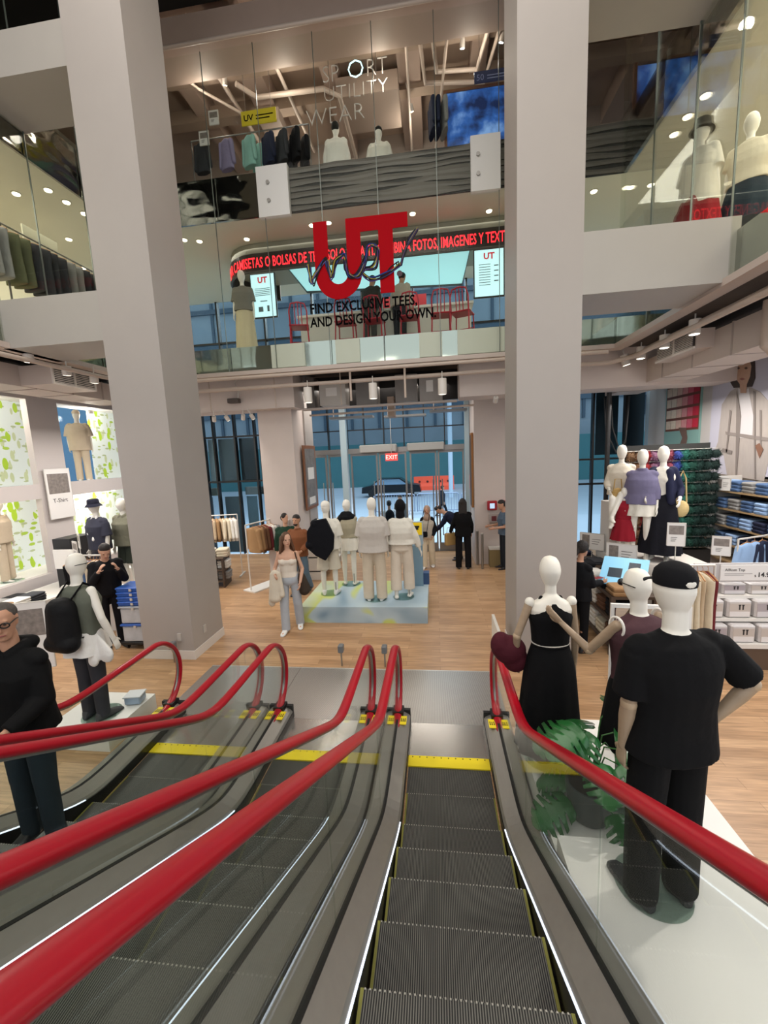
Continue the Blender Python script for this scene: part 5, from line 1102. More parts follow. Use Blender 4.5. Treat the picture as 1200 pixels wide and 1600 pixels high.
# ---- centre-left rails
t = thing('clothes_rail', 'white T-shaped clothes stand holding brown shirts beside the walking woman', 'clothes rail', (-4.19, 8.85, 0), radians(65))
MB().box(-.28, .7, -.2, .2, 0, .03).build('base', CW, t); MB().tube([(-.22, 0, .03), (-.22, 0, 1.55)], .016, 10).build('pole', CW, t, True); MB().tube([(-.22, 0, 1.55), (.75, 0, 1.58)], .016, 10).build('arm', CW, t, True); MB().tube([(.75, 0, 1.56), (.82, 0, 1.58)], .02, 8).build('arm_tip', mat('#2f57b5', .4), t, True)
hang_row((-4.22, 8.8, 1.53), (-3.9, 9.4, 1.54), 8, ['tan', 'tan', 'brown', 'brown', 'maroon', 'white', 'white', 'grey'], 'on the white stand beside the walking woman', 'on the white stand beside the walking woman')
rail(-6.1, 9.8, -5.15, 10.0, 1.62, 'clothes rail of pale and maroon shirts before the dark glazing')
hang_row((-6.05, 9.8, 1.6), (-5.2, 10.0, 1.6), 10, ['maroon', 'maroon', 'maroon', 'beige', 'tan', 'beige', 'cream', 'cream', 'white', 'white'], 'on the rail before the dark glazing', 'on the rail before the dark glazing', turn=.5)
tb = thing('display_table', 'three-tier stand of folded white clothes behind the column', 'table', (-5.55, 9.1, 0), radians(12))
for z in (.15, .42, .7): MB().box(-.75, .45, -.3, .3, z, z+.025).build('shelf', DKW, tb)
for x in (-.72, .42): MB().box(x-.02, x+.02, -.28, .28, 0, .72).build('leg', DKW, tb)
for zi, z in enumerate((.175, .445, .725)):
    for j in range(4): stack(-6.1+.31*j, 9.0+.06*j, z, 3, ('white', 'cream', 'white', 'grey')[(j+zi) % 4], 'on the three-tier stand behind the column', 'on the three-tier stand behind the column', rz=.2, me=FOLD2, h=.064)
b = MB().box(-3.75, -3.45, 8.9, 9.25, 0, .5).build('white_block', CW); b.location = (0, 0, 0); tag(b, 'small white block before the poster column', 'block')
tb = thing('display_table', 'low stand of folded light clothes by the poster column', 'table', (-2.95, 10.0, 0))
for z in (.2, .55): MB().box(-.22, .22, -.5, 1.3, z, z+.03).build('shelf', CW, tb)
MB().box(-.22, .22, -.5, 1.3, .95, .98).build('tabletop', CW, tb)
for y in (-.48, 1.28): MB().box(-.2, .2, y-.02, y+.02, 0, .95).build('leg', CW, tb)
for j in range(5): stack(-2.95, 9.75+.32*j, .98, 4, ('white', 'grey', 'light blue', 'white', 'cream')[j], 'on the low stand beside the poster column', 'on the low stand by the poster column'); stack(-2.95, 9.75+.32*j, .58, 4, 'white', 'on the low stand beside the poster column', 'on the low stand by the poster column')
# wall pictures near the entrance
pf = thing('framed_poster', 'tall wooden framed poster on the entrance side of the slim column', 'poster', (-3.19, 10.22, 1.7))
MB().box(0, .03, -.5, .5, 0, 1.6).build('frame', mat('#7a4a26', .5, 0, .1, 8), pf); s_ = MB().box(.03, .035, -.4, .4, .08, 1.52).build('poster_sheet', mat('#6f6a66', .5, 0, .7, 5), pf); MB().box(.035, .037, -.25, .25, .75, 1.05).box(.035, .037, -.25, .25, .12, .3).build('printed_label', mat('#d9d5cf', .5), s_)
pf = thing('framed_poster', 'narrow wooden frame seen edge-on beside the entrance doors', 'poster', (.99, 11.2, 1.5)); MB().box(-.05, 0, -.25, .25, 0, 1.95).build('frame', mat('#9c6a36', .5, 0, .1, 8), pf); MB().box(-.055, -.05, -.2, .2, .05, 1.9).build('poster_sheet', mat('#5b4330', .5), pf)
cb = thing('wall_box', 'small grey dispenser on the white column behind the walking woman', 'box', (-3.56, 9.3, 1.36)); MB().bbox((0, -.04, .1), .18, .08, .2, .01).build('case', mat('#b3a8a2', .4), cb); MB().box(-.05, .05, -.085, -.08, .04, .16).build('screen', mat('#5c4a48', .4), cb)
for i, (x, z, col, lab) in enumerate(((1.43, 1.45, '#a31d2a', 'red defibrillator-style wall cabinet with a lit panel beside the man in blue'), (1.78, 1.45, '#a31d2a', 'second red wall cabinet, half behind the man in blue'), (1.47, 1.12, '#a59a94', 'grey framed picture below the red wall cabinets'))):
    lab = lab.replace('defibrillator-style ', '')
    cb = thing('wall_box', lab, 'box', (x, 10.8, z)); MB().bbox((0, -.05, .12), .24, .1, .24, .012).build('case', mat(col, .4), cb)
    MB().box(-.06, .06, -.105, -.1, .05, .18).build('window', emis('#b9d4ee', .8) if i == 0 else mat('#6e2f33', .4), cb)
cb = thing('waste_bin', 'brown box bin at the feet of the man in grey-blue t-shirt', 'bin', (1.5, 10.62, 0)); MB().box(-.17, .17, -.13, .13, 0, .46).build('body', mat('#7d6b45', .7), cb); MB().box(-.18, .18, -.14, .14, .46, .5).build('rim', mat('#c9c4bb', .6), cb)
for x, y, lab in ((1.05, 10.75, 'brushed steel post by the entrance wall, the one farther in'), (1.13, 10.35, 'brushed steel post with a lit cap beside the woman with very long hair')):
    sp_ = thing('steel_post', lab, 'post', (x, y, 0)); MB().cyl(0, 0, 0, .9, .03, 14).build('post', STEEL, sp_, True); MB().cyl(0, 0, .9, .93, .034, 14).build('post_cap', mat('#d9d4cc', .3, .5), sp_, True)
g_ = MB().box(1.62, 1.66, 5.9, 6.5, 0, .5).build('low_stand', CW); g_.location = (-.82, -.35, 0)
tag(g_, 'small white stand foot beside the white column behind the maroon bag', 'stand')
# exit sign, header boxes
ex = thing('exit_sign', 'red lit EXIT sign hanging above the entrance doors', 'sign', (-1.25, 11.95, 2.8)); MB().box(-.18, .18, 0, .04, 0, .22).build('case', emis('#c9453f', .9), ex); text('EXIT', .17, 'lettering', emis('#f7d0c8', 1.2), ex, (0, -.004, .05), RX, .002, 'CENTER'); MB().tube([(0, .02, .22), (0, .02, 2.1)], .008, 6).build('drop_rod', METW, ex)
for x0, x1, lab in ((-2.2, -1.1, 'over the doors left of the EXIT sign'), (-.8, .28, 'over the doors beside the white pole outside')):
    ac = thing('air_curtain', 'long grey air heater box '+lab.replace('left of', 'under the cables by'), 'heater', ((x0+x1)/2, 12.12, 3.05)); w = (x1-x0)/2; MB().bbox((0, 0, .12), 2*w, .26, .24, .03).build('case', mat('#a3a19c', .4, .3), ac); MB().box(-w+.06, w-.06, -.12, .1, -.004, 0).build('outlet', DARKG, ac)
# ---- things outside
cb = thing('car', 'black car parked on the street beyond the entrance doors', 'car', (-3.4, 32, -.3))
MB().prism([(-2.3, .35), (-2.25, .8), (-1.5, .95), (-.9, 1.45), (.7, 1.45), (1.4, .98), (2.2, .85), (2.3, .35)], -.85, .85, 'y').build('body', mat('#15171c', .2, .3), cb); MB().prism([(-1.4, .97), (-.85, 1.38), (.65, 1.38), (1.25, .97)], -.86, .86, 'y').build('window_glass', mat('#7f9ab0', .1, .5), cb)
for x in (-1.45, 1.45): MB().tube([(x, -.88, .33), (x, -.65, .33)], .33, 18).build('wheel', BLACKR, cb, True)
for i, x in enumerate((-1.35, .45, 3.2)):
    ob = thing('road_barrier', 'orange plastic water barrier on the street, %s' % ('nearest the black car', 'second from the black car', 'farthest from the black car'), 'barrier', (x+.3, 36.5, -.3)) if False else thing('road_barrier', 'orange plastic water barrier on the street, %s' % ('nearest the black car', 'second from the black car', 'farthest from the black car')[i], 'barrier', (x+.3, 36.5, -.3))
    MB().prism([(-.35, 0), (-.35, .35), (-.16, .6), (-.12, 1.2), (.12, 1.2), (.16, .6), (.35, .35), (.35, 0)], -.85, .85, 'x').build('body', emis('#f0583a', .35, 'glowing_orange'), ob)  # emission added to brighten plastic that is no lamp
    for d in (-.35, .35): MB().tube([(d, -.2, .75), (d, .2, .75)], .1, 12).build('hole', mat('#5a231a', .6), ob)
b = MB().cyl(1.1, 30, -.3, 7.5, .16, 14).build('white_pole', mat('#c4d6e6', .5)); tag(b, 'thick pale pole standing on the street beyond the doors', 'pole')
cb = thing('crowd_barrier', 'steel crowd barrier on the pavement beyond the entrance doors, by the pedestrian in black', 'barrier', (.1, 22, -.3))
def barr(cb):
    f_ = MB()
    f_.tube([(-1.1, 0, .15), (-1.1, 0, 1.05), (-1.0, 0, 1.12), (1.0, 0, 1.12), (1.1, 0, 1.05), (1.1, 0, .15)], .03, 8).tube([(-1.1, 0, .2), (1.1, 0, .2)], .025, 8); f_.build('frame', mat('#98a3b8', .4, .5), cb)
    b_ = MB()
    for k in range(15): b_.tube([(-1.0+.143*k, 0, .2), (-1.0+.143*k, 0, 1.1)], .014, 5)
    b_.build('bars', mat('#98a3b8', .4, .5), cb)
    for g in (-1, 1): MB().tube([(g*.8, -.3, .02), (g*.8, 0, .2), (g*.8, .3, .02)], .02, 6).build('foot', mat('#98a3b8', .4, .5), cb)
barr(cb)
dup(cb, loc=(-2.25, 22, -.3), label='steel crowd barrier on the pavement beyond the doors, behind the EXIT sign'); dup(cb, loc=(2.45, 22, -.3), label='steel crowd barrier on the pavement, farthest from the black car')
t, f = person('pedestrian in dark coat and hood walking past on the pavement', (.32, 20.8, -.27), radians(-80), 1.6, legs={1: ((0, .4, -1), (0, .3, -1)), -1: ((0, -.3, -1), (0, -.6, -1))})
body(f, SKIN, t, vox=.014); P = headframe(f); short_hair(f, HAIR_D, t, P); top(f, cloth('#23262f'), t, 'coat', hem=-.35, sleeve=1.9, loose=1.2, hood=True); pants(f, cloth('#191b22'), t); shoes(f, SHOE_B, t)
t, f = person('person with a grey coat outside the doors beside the one with a rucksack', (-1.3, 15.4, -.27), radians(170), 1.75, lean=(0, .4, 1)); body(f, SKIN, t, vox=.014); P = headframe(f); short_hair(f, HAIR_D, t, P); top(f, cloth('#77736f'), t, 'coat', hem=-.3, sleeve=1.9, loose=1.25); pants(f, BLK2, t); shoes(f, SHOE_B, t)
t, f = person('person wearing a black and white rucksack in the doorway', (-1.55, 13.4, 0), radians(10), 1.72); t.location.z = -.27; body(f, SKIN, t, vox=.014); P = headframe(f); short_hair(f, HAIR_D, t, P); top(f, cloth('#d2d2d2'), t, 'coat', hem=-.1, sleeve=1.9, loose=1.2); pants(f, BLK2, t); shoes(f, SHOE_B, t)
b = MB(); b.ell((0, -.17, 1.25), .16, .1, .22, 16, 10); b.build('rucksack', BLK2, t, True)
for z in (-.27,):
    struct(MB().box(-3.9, 1.0, 12.3, 12.6, -.3, .02).build('trim_door_sill', FRS))
# ================================================================ LEVEL TWO
REDM = mat('#a5142a', .4, 0, .05, 10)
can = thing('ticker_canopy', 'long rounded canopy carrying the red scrolling letters on level two', 'display', (0, 0, 0))
cy0, xr, zb, zt = 9.5, -3.95, 7.2, 7.58
def canopy_path(off=0):
    P = [(2.6, cy0-off), (xr, cy0-off)]; r = .85+off
    return P+[(xr-r*sin(radians(a)), cy0+.85-r*cos(radians(a))) for a in range(12, 181, 12)]
pp = canopy_path(); b = MB(); vs = []; fs = []
inner = [(2.6, cy0+.03), (xr, cy0+.03)]+[(xr-.82*sin(radians(a)), cy0+.85-.82*cos(radians(a))) for a in range(12, 181, 12)]
b.rings([[(x, y, zb), (x, y, zt), (u, v, zt), (u, v, zb)] for (x, y), (u, v) in zip(pp, inner)]); b.build('ticker_band', mat('#3b3634', .3, .2), can)
MB().prism([(2.6, cy0+.03), (2.6, cy0+1.65)]+[(x, y) for x, y in inner[::-1]], zt-.04, 7.79, 'z').build('canopy_top', mat('#8d8a7c', .5), can)
MB().tube([(x, y, zb-.01) for x, y in canopy_path(.01)], .025, 8).build('metal_rim', mat('#5a5754', .4, .5), can, True)
msg = 'CREAR CAMISETAS O BOLSAS DE TELA SOLO PARA TI. COMBINA FOTOS, IMAGENES Y TEXTOS'
cu = bpy.data.curves.new('m', 'FONT'); cu.body = msg; cu.size = .3; om = bpy.data.objects.new('m', cu); COL.objects.link(om); bpy.context.evaluated_depsgraph_get().update()
wt = om.dimensions.x or 11; bpy.data.objects.remove(om)
LA = .85*radians(75); TOT = LA+(1.75-xr); SX = TOT/wt
def bendf(co):
    s_ = co.x; r = .865
    if s_ >= LA: return V3((xr+(s_-LA), cy0-.012-co.z, zb+.08+co.y))
    a = (LA-s_)/.85; return V3((xr-(r+co.z)*sin(a), cy0+.85-(r+co.z)*cos(a), zb+.08+co.y))
text(msg, .3, 'ticker_lettering', emis('#ff2a35', 2.2, 'red_led'), can, sx=SX, bend=bendf, bold=.002, ext=.001)
def screen(x0, x1, z0, z1, y, label, kind):
    t = thing('info_screen', label, 'screen', ((x0+x1)/2, y, z0)); w = (x1-x0)/2; h = z1-z0
    MB().bbox((0, .03, h/2), 2*w+.05, .05, h+.05, .01).build('case', mat('#2a2a2a', .4), t); s_ = MB().box(-w, w, -.002, .004, 0, h).build('display', emis('#bfe9f2', .85, 'screen_light'), t)
    text('UT', .17, 'logo', emis('#c3202b', .5), s_, (0, -.005, h*.8), RX, .001, 'CENTER', bold=.006)
    l = MB()
    for k in range(9 if kind else 5): zz = h*(.68-.055*k) if kind else h*(.66-.04*k); l.box(-w*.7, w*(.1 if kind else .6), -.004, -.002, zz, zz+.012)
    if kind:
        for k in range(4): l.box(w*.35, w*.65, -.004, -.002, h*(.64-.11*k), h*(.64-.11*k)+.02)
    else: l.box(-w*.5, -w*.1, -.004, -.002, h*.12, h*.24).box(w*.25, w*.45, -.004, -.002, h*.12, h*.26).box(-w*.3, w*.3, -.004, -.002, h*.36, h*.38)
    l.build('printed_lines', mat('#5d6f74', .5), s_)
screen(-4.0, -3.46, 6.2, 7.1, 9.42, 'upright info screen beside the rounded end of the ticker canopy', 0)
screen(.93, 1.52, 6.21, 7.12, 9.42, 'upright price-list screen beside the white column on level two', 1)
q = [at(445, 413, y=9.75), at(735, 387, y=9.75), at(722, 444, y=11.0), at(480, 456, y=11.0)]
aq = thing('ceiling_screen', 'wide tilted aqua light screen hanging under the ceiling of level two', 'screen', (0, 0, 0)); b = MB(); b.add([tuple(p) for p in q]+[tuple(p+V3((0, .02, .06))) for p in q], [(0, 1, 2, 3), (7, 6, 5, 4), (0, 4, 5, 1), (1, 5, 6, 2), (2, 6, 7, 3), (3, 7, 4, 0)]); b.build('lit_panel', emis('#a3dde4', .8, 'aqua_light'), aq)
b = MB(); b.tube([q[0], q[1], q[2], q[3]], .035, 6, closed=True); b.build('frame', mat('#54595a', .4, .5), aq)
MB().tube([tuple(q[3]), tuple(q[3]+V3((0, 0, .7)))], .012, 6).build('hanger_rod', STEEL, aq); MB().tube([tuple(q[2]), tuple(q[2]+V3((0, 0, .7)))], .012, 6).build('hanger_rod', STEEL, aq)
ct = thing('service_counter', 'long white service counter behind the red chairs on level two', 'counter', (-1.1, 10.0, 5.35)); MB().box(-2.0, 2.0, 0, .6, 0, .92).build('body', mat('#c9c6bd', .5), ct); MB().box(-2.05, 2.05, -.08, .65, .92, .97).build('worktop', mat('#dddad2', .4), ct)
# red chairs
def chair(label, loc, rz):
    t = thing('red_chair', label, 'chair', loc, rz, 'red metal chairs along the level two counter')
    MB().bbox((0, 0, .455), .42, .4, .03, .012).build('seat', REDM, t)
    for x in (-.18, .18):
        MB().tube([(x, .17, .45), (x*1.1, .2, 0)], .014, 8).build('leg', REDM, t, True); MB().tube([(x, -.17, .45), (x*1.1, -.22, 0)], .014, 8).build('leg', REDM, t, True)
    MB().tube([(-.18, -.18, .46), (-.185, -.23, .72), (-.14, -.25, .86), (0, -.26, .885), (.14, -.25, .86), (.185, -.23, .72), (.18, -.18, .46)], .016, 8).build('back_frame', REDM, t, True)
    for x in (-.07, 0, .07): MB().tube([(x, -.18, .46), (x, -.25, .87)], .011, 6).build('back_slat', REDM, t, True)
    MB().tube([(-.195, .2, .2), (.195, .2, .2)], .01, 6).build('stretcher', REDM, t, True)
    return t
chs = [(-2.85, 15, 'nearest the tall screen by the rounded canopy end'), (-1.82, 0, 'second along from the rounded canopy end'), (-1.2, -5, 'in front of the person in dark clothes'), (-.45, 5, 'in front of the pale-topped person'), (.2, 0, 'second from the price-list screen'), (.64, -20, 'turned slightly, beside the price-list screen')]
for x, r, l in chs: chair('red slatted metal chair on level two, '+l, (x, 9.1, 5.35), radians(r))
for px, col, c2, l in ((577, '#3c3f3c', '#4b4d4a', 'person in dark clothes leaning at the level two counter'), (624, '#b9b3a6', '#2a2c30', 'person in pale top and dark trousers at the level two counter')):
    p_ = at(px, 480, y=9.62); t, f = person(l, (p_.x, 9.62, 5.35), radians(-20), 1.66, lean=(0, .25, 1), head=(0, .5, 1)); body(f, SKIN, t, vox=.013); P = headframe(f); short_hair(f, HAIR_D, t, P); top(f, cloth(col), t, 'sweater', hem=-.1, sleeve=1.9, loose=1.2); pants(f, cloth(c2), t); shoes(f, SHOE_B, t)
for x0, x1, l in ((-1.2, -.75, 'red poster panel behind the level two counter, beside the pale-topped person'), (-.62, -.1, 'red poster panel behind the level two counter, farther from the ticker end')): tag(MB().box(x0*1.2, x1*1.2, 12.0, 12.03, 5.35, 7.3).build('red_poster', mat('#a81d28', .5)), l, 'poster')
# logo on the guard glass
def glassp(px, py, y=8.49): return at(px, py, y=y)
lg = thing('glass_logo', 'big red UT logo with coloured scribble on the level two glass', 'sign', (0, 0, 0))
RL = mat('#a3000f', .7, spec=.1); b = MB()
for x0, x1, z0, z1 in ((-2.25, -1.97, 6.55, 7.53), (-1.6, -1.32, 6.55, 7.53), (-1.32, -.4, 7.27, 7.53), (-.97, -.69, 6.12, 7.27)): b.box(x0, x1, 8.487, 8.5, z0, z1)
cx_, cz_ = -1.785, 6.55; n = 20; ro, ri = .465, .185; o_ = [(cx_-ro*cos(pi*k/n), cz_-ro*sin(pi*k/n)) for k in range(n+1)]; i_ = [(cx_-ri*cos(pi*k/n), cz_-ri*sin(pi*k/n)) for k in range(n+1)]
for k in range(n): b.prism([o_[k], o_[k+1], i_[k+1], i_[k]], 8.487, 8.5, 'y')
b.build('red_letters', RL, lg)
sc = [(608, 285), (622, 372), (640, 330), (688, 255), (700, 300), (715, 345), (735, 270), (775, 235), (785, 300), (800, 335), (840, 332), (868, 262), (890, 200), (915, 190), (935, 215), (915, 290), (865, 300), (862, 325), (900, 348), (960, 330), (1010, 296), (1030, 275)]
def spline(P, m=6):
    out = []
    for i in range(len(P)-1):
        p0, p1, p2, p3 = P[max(i-1, 0)], P[i], P[i+1], P[min(i+2, len(P)-1)]
        for j in range(m):
            t = j/m; out.append(tuple(.5*((2*p1[a])+(-p0[a]+p2[a])*t+(2*p0[a]-5*p1[a]+4*p2[a]-p3[a])*t*t+(-p0[a]+3*p1[a]-3*p2[a]+p3[a])*t**3) for a in (0, 1)))
    return out+[P[-1]]
for k, hx in enumerate(('#09080c', '#1d1238', '#0a0a0e', '#24408f', '#a8962c', '#08080b', '#4d3a7a', '#0c0b10')):
    r = random.Random(k); P_ = [(x+r.uniform(-9, 9)+(k-4)*1.8, y+r.uniform(-8, 8)+(k-4)*1.5) for x, y in sc]
    MB().tube([tuple(glassp(280+x/3, 320+y/3, 8.48-.002*k)) for x, y in spline(P_)], .012, 5).build('scribble', mat(hx, .5), lg)
    P_ = [(1040+r.uniform(-6, 6)+(k-4)*2, 285), (1060+r.uniform(-8, 8), 215), (1085+(k-4)*3, 160), (1115+(k-4)*1.5+r.uniform(-4, 4), 112+r.uniform(-5, 8))]
    MB().tube([tuple(glassp(280+x/3, 320+y/3, 8.48-.002*k)) for x, y in spline(P_)], .012, 5).build('scribble', mat(hx, .5), lg)
d_ = glassp(280+1033/3, 320+322/3); MB().tube([(d_.x, 8.485, d_.z), (d_.x, 8.495, d_.z)], .055, 16).build('scribble_dot', mat('#3d1c28', .5), lg)
tt = thing('glass_lettering', 'black words about exclusive tees on the level two glass', 'sign', (-2.42, 8.49, 5.6)); BL = mat('#060608', .8, spec=.05)
text('FIND EXCLUSIVE TEES,', .26, 'lettering', BL, tt, (0, 0, .26), RX, .002, sx=.83, bold=.006); text('AND DESIGN YOUR OWN.', .26, 'lettering', BL, tt, (0, 0, 0), RX, .002, sx=.80, bold=.006)
# downlights of level two
r_ = 0
for x, y in ((-5.27, 9.05), (-4.99, 9.17), (-3.96, 9.3), (-2.42, 9.07), (-2.06, 9.05), (-.68, 9.05), (-.32, 9.08), (1.22, 9.3), (-7.15, 7.06), (-6.54, 7.08), (-6.53, 7.43), (-6.51, 7.8), (-7.56, 8.53), (-8.35, 9.73), (3.9, 7.05), (3.87, 7.41), (3.87, 7.76), (3.14, 9.05), (3.8, 9.06), (4.16, 9.06), (4.93, 8.54), (5.75, 9.8)):
    d = MB().loft([(x, y, 7.775, .055, .055), (x, y, 7.8, .062, .062)], 18).build('downlight', emis('#fff3d8', 4.5, 'downlight_lens')); rg = MB().tube([(x+.066*cos(2*pi*k/18), y+.066*sin(2*pi*k/18), 7.795) for k in range(18)], .009, 6, closed=True).build('trim_ring', mat('#b5b1a2', .4), d, True)
    tag(d, 'small round lit downlight in the pale ceiling of level two', 'ceiling light', 'downlights of level two')
# clothes on level two, side
t = thing('clothes_rail', 'clothes rail of grey and olive garments behind the side glass of level two', 'clothes rail', (-6.75, 6.3, 5.35), pi/2); MB().tube([(-2, 0, 1.55), (2, 0, 1.55)], .015, 8).build('rail', STEEL, t, True)
for g in (-2, 0, 2): MB().tube([(g, 0, 0), (g, 0, 1.55)], .015, 8).build('post', STEEL, t, True)
hang_row((-6.75, 4.4, 6.88), (-6.75, 8.25, 6.88), 22, ['grey', 'grey', 'denim blue', 'lilac', 'grey', 'grey', 'olive', 'charcoal', 'charcoal', 'grey', 'charcoal', 'maroon'], 'behind the side glass of level two', 'behind the side glass of level two', me=HUNGP)
b = tag(MB().box(-7.3, -7.27, 7.2, 7.9, 7.15, 7.4).build('hanging_sign', mat('#a9a58e', .5)), 'small hanging sign above the grey garments of level two', 'sign')
b = thing('display_table', 'low table with a red reflection strip beside the reflected level two bucket hat mannequin', 'table', (4.6, 8.0, 5.35)); MB().box(-.9, .9, -.2, .3, 0, .5).build('body', mat('#b9a88c', .5), b); MB().box(-.9, .9, -.22, -.2, .3, .45).build('red_reflection_strip', emis('#d8303a', .8), b)  # glowing strip stands in for a red neon reflection
# ================================================================ LEVEL THREE
for i, (x, w) in enumerate(((-5.6, .35), (-4.1, .5), (-2.3, .35), (-.6, .5), (1.0, .35), (2.6, .5), (4.6, .5))): struct(MB().box(x, x+w, 8.4, 12.9, 11.45, 11.9).build('trim_joist_%d' % (i+1), mat('#a08a7c', .7, 0, .1, 2)))
for i, (y, z) in enumerate(((9.6, 11.3), (10.8, 11.35))): struct(MB().box(-9, 6.5, y, y+.25, z, z+.3).build('trim_crossbeam_%d' % (i+1), mat('#94806f', .7, 0, .1, 2)))
PIPE = mat('#b8a79a', .5)
pipes = [([(-6, 9.2, 11.15), (-3.4, 9.2, 11.15), (-3.1, 9.4, 11.15), (-3.0, 12, 11.15)], .04), ([(-6, 9.35, 11.2), (-4.6, 9.35, 11.2), (-4.4, 9.6, 11.2), (-4.3, 12.5, 11.2)], .05), ([(-5.2, 8.9, 11.05), (-4.9, 9.6, 11.05), (-3.6, 11.2, 11.05), (-3.2, 12.6, 11.0)], .03), ([(-4.0, 9.5, 10.95), (-3.7, 9.9, 10.95), (-2.2, 9.95, 10.95), (-1.9, 10.2, 10.95), (-1.9, 12.5, 10.95)], .05), ([(-.1, 9.2, 11.1), (.0, 10.4, 11.1), (1.3, 10.6, 11.1), (1.5, 9.3, 11.1)], .045), ([(.15, 9.2, 11.05), (.25, 10.1, 11.05), (1.1, 10.2, 11.05), (1.25, 9.3, 11.05)], .045), ([(-.35, 9.1, 11.0), (-.4, 12.5, 11.0)], .03), ([(-6.2, 8.3, 10.72), (3.5, 8.3, 10.72)], .035), ([(.6, 9.0, 10.9), (.45, 9.1, 10.9), (.2, 12.6, 10.9)], .03)]
for i, (P_, r) in enumerate(pipes): struct(MB().tube(P_, r, 10).build('trim_pipe_%d' % (i+1), PIPE, None, True))
struct(MB().box(-2.0, -.6, 10.3, 11.4, 11.0, 11.4).build('trim_duct_1', mat('#a89588', .5))); struct(MB().box(-3.9, -3.4, 10.4, 10.9, 10.85, 11.1).build('trim_duct_2', mat('#a89588', .5)))
def lamp(name, label, loc, r=.05, h=.16, tilt=(0, 0, 0), group=None, strength=6, rod=.1, col='#fff6e6', body_='#d5cec6'):
    t = thing(name, label, 'lamp', loc, 0, group); t.rotation_euler = tilt
    MB().cyl(0, 0, 0, h, r, 18).build('housing', mat(body_, .4), t, True); MB().cyl(0, 0, -.004, .006, r*.82, 18).build('lens', emis(col, strength, 'lamp_lens'), t, True)
    if rod: MB().tube([(0, 0, h), (0, 0, h+rod)], .01, 6).build('stem', METW, t)
    return t
for i, (x, y) in enumerate(((-2.94, 9.33), (-4.66, 9.28), (-4.27, 9.56), (-5.36, 9.31), (.22, 9.33), (1.52, 9.63), (-.33, 10.98), (.76, 9.62), (-1.3, 9.35), (4.4, 9.3))):
    lamp('spotlight', 'small lit spotlight under the exposed ceiling of level three', (x, y, 11.0), .05, .14, (radians(25), radians((i % 3-1)*14), 0), 'spotlights of level three', 9, .75, '#f2f8ff' if i % 2 else '#fff2dd')
def grow(x, z, cols, y=9.2): pass
t = thing('clothes_rail', 'clothes rail of jackets behind the level three glass', 'clothes rail', (-3.7, 9.25, 8.6)); MB().tube([(-1.3, 0, 1.2), (1.3, 0, 1.2)], .015, 8).build('rail', STEEL, t, True)
for g in (-1.3, 1.3): MB().tube([(g, 0, 0), (g, 0, 1.2)], .015, 8).build('post', STEEL, t, True)
for k, (x, c) in enumerate(((-4.75, 'charcoal'), (-4.2, 'lilac'), (-3.7, 'mint'), (-3.28, 'navy'), (-2.98, 'charcoal'), (-2.7, 'black'))):
    o = bpy.data.objects.new('hanging_jacket', HUNG); COL.objects.link(o); o.location = (x, 9.2, 9.78); o.rotation_euler = (0, 0, radians(80-8*k)); o.scale = (1.2, .8, 1.0); recolor(o, CM[c]); tag(o, '%s jacket hanging behind the level three glass, %s' % (c, ('at the end by the picture cards', 'beside the mint one', 'in the middle of the row', 'beside the mint one', 'second from the white busts', 'nearest the white busts')[k]), 'clothes', None)
    h = bpy.data.objects.new('hanger', HANG); COL.objects.link(h); h.parent = o
    if k > 1:
        o2 = dup(o, loc=(x+.12, 9.45, 9.78), label='%s jacket in the second layer of the level three row' % c, group='%s jackets in the second layer of level three' % c)
hang_row((.05, 9.25, 9.95), (.4, 9.3, 9.95), 3, ['navy', 'navy', 'grey'], 'beside the blue picture on level three', 'beside the blue picture on level three')
ys = thing('hanging_sign', 'yellow hanging sign above the level three jackets', 'sign', (-3.86, 9.3, 9.98)); c_ = MB().box(0, .76, 0, .02, 0, .27).build('panel', emis('#c9b52e', .1, 'yellow_panel'), ys); text('UV', .16, 'lettering', BL, c_, (.05, -.003, .08), RX, .001, bold=.004); MB().box(.32, .7, -.004, -.001, .15, .17).box(.32, .62, -.004, -.001, .09, .11).build('printed_line', BL, c_); MB().tube([(.1, .01, .27), (.1, .01, 1.4)], .005, 5).tube([(.66, .01, .27), (.66, .01, 1.4)], .005, 5).build('wire', STEEL, ys)
ns = thing('hanging_sign', 'dark blue hanging sign above the blue picture on level three', 'sign', (.96, 9.35, 10.14)); c_ = MB().box(0, .7, 0, .02, 0, .2).build('panel', mat('#3a4266', .4), ns); text('50', .15, 'lettering', mat('#8d95bd', .5), c_, (.04, -.003, .04), RX, .001); MB().box(.25, .66, -.004, -.001, .1, .115).box(.25, .6, -.004, -.001, .05, .065).build('printed_line', mat('#8d95bd', .5), c_); MB().tube([(.1, .01, .2), (.1, .01, 1.3)], .005, 5).build('wire', STEEL, ns)
ba = thing('wall_picture', 'large lit blue picture in a wooden frame on level three', 'picture', (.42, 9.5, 9.15)); 
def bluepic():
    m, nt, b = base_mat('blue_picture'); L = nt.links; tc = nt.nodes.new('ShaderNodeTexCoord'); n = nt.nodes.new('ShaderNodeTexNoise'); n.inputs['Scale'].default_value = 2.2; n.inputs['Detail'].default_value = 6; L.new(tc.outputs['Object'], n.inputs[0]); cr = nt.nodes.new('ShaderNodeValToRGB'); e = cr.color_ramp.elements; e[0].position = .38; e[0].color = lin('#12244f'); e[1].position = .66; e[1].color = lin('#7ea6e0'); q = e.new(.52); q.color = lin('#2f5fae')
    L.new(n.outputs[0], cr.inputs[0]); L.new(cr.outputs[0], b.inputs['Base Color']); L.new(cr.outputs[0], b.inputs['Emission Color']); b.inputs['Emission Strength'].default_value = .6; return m
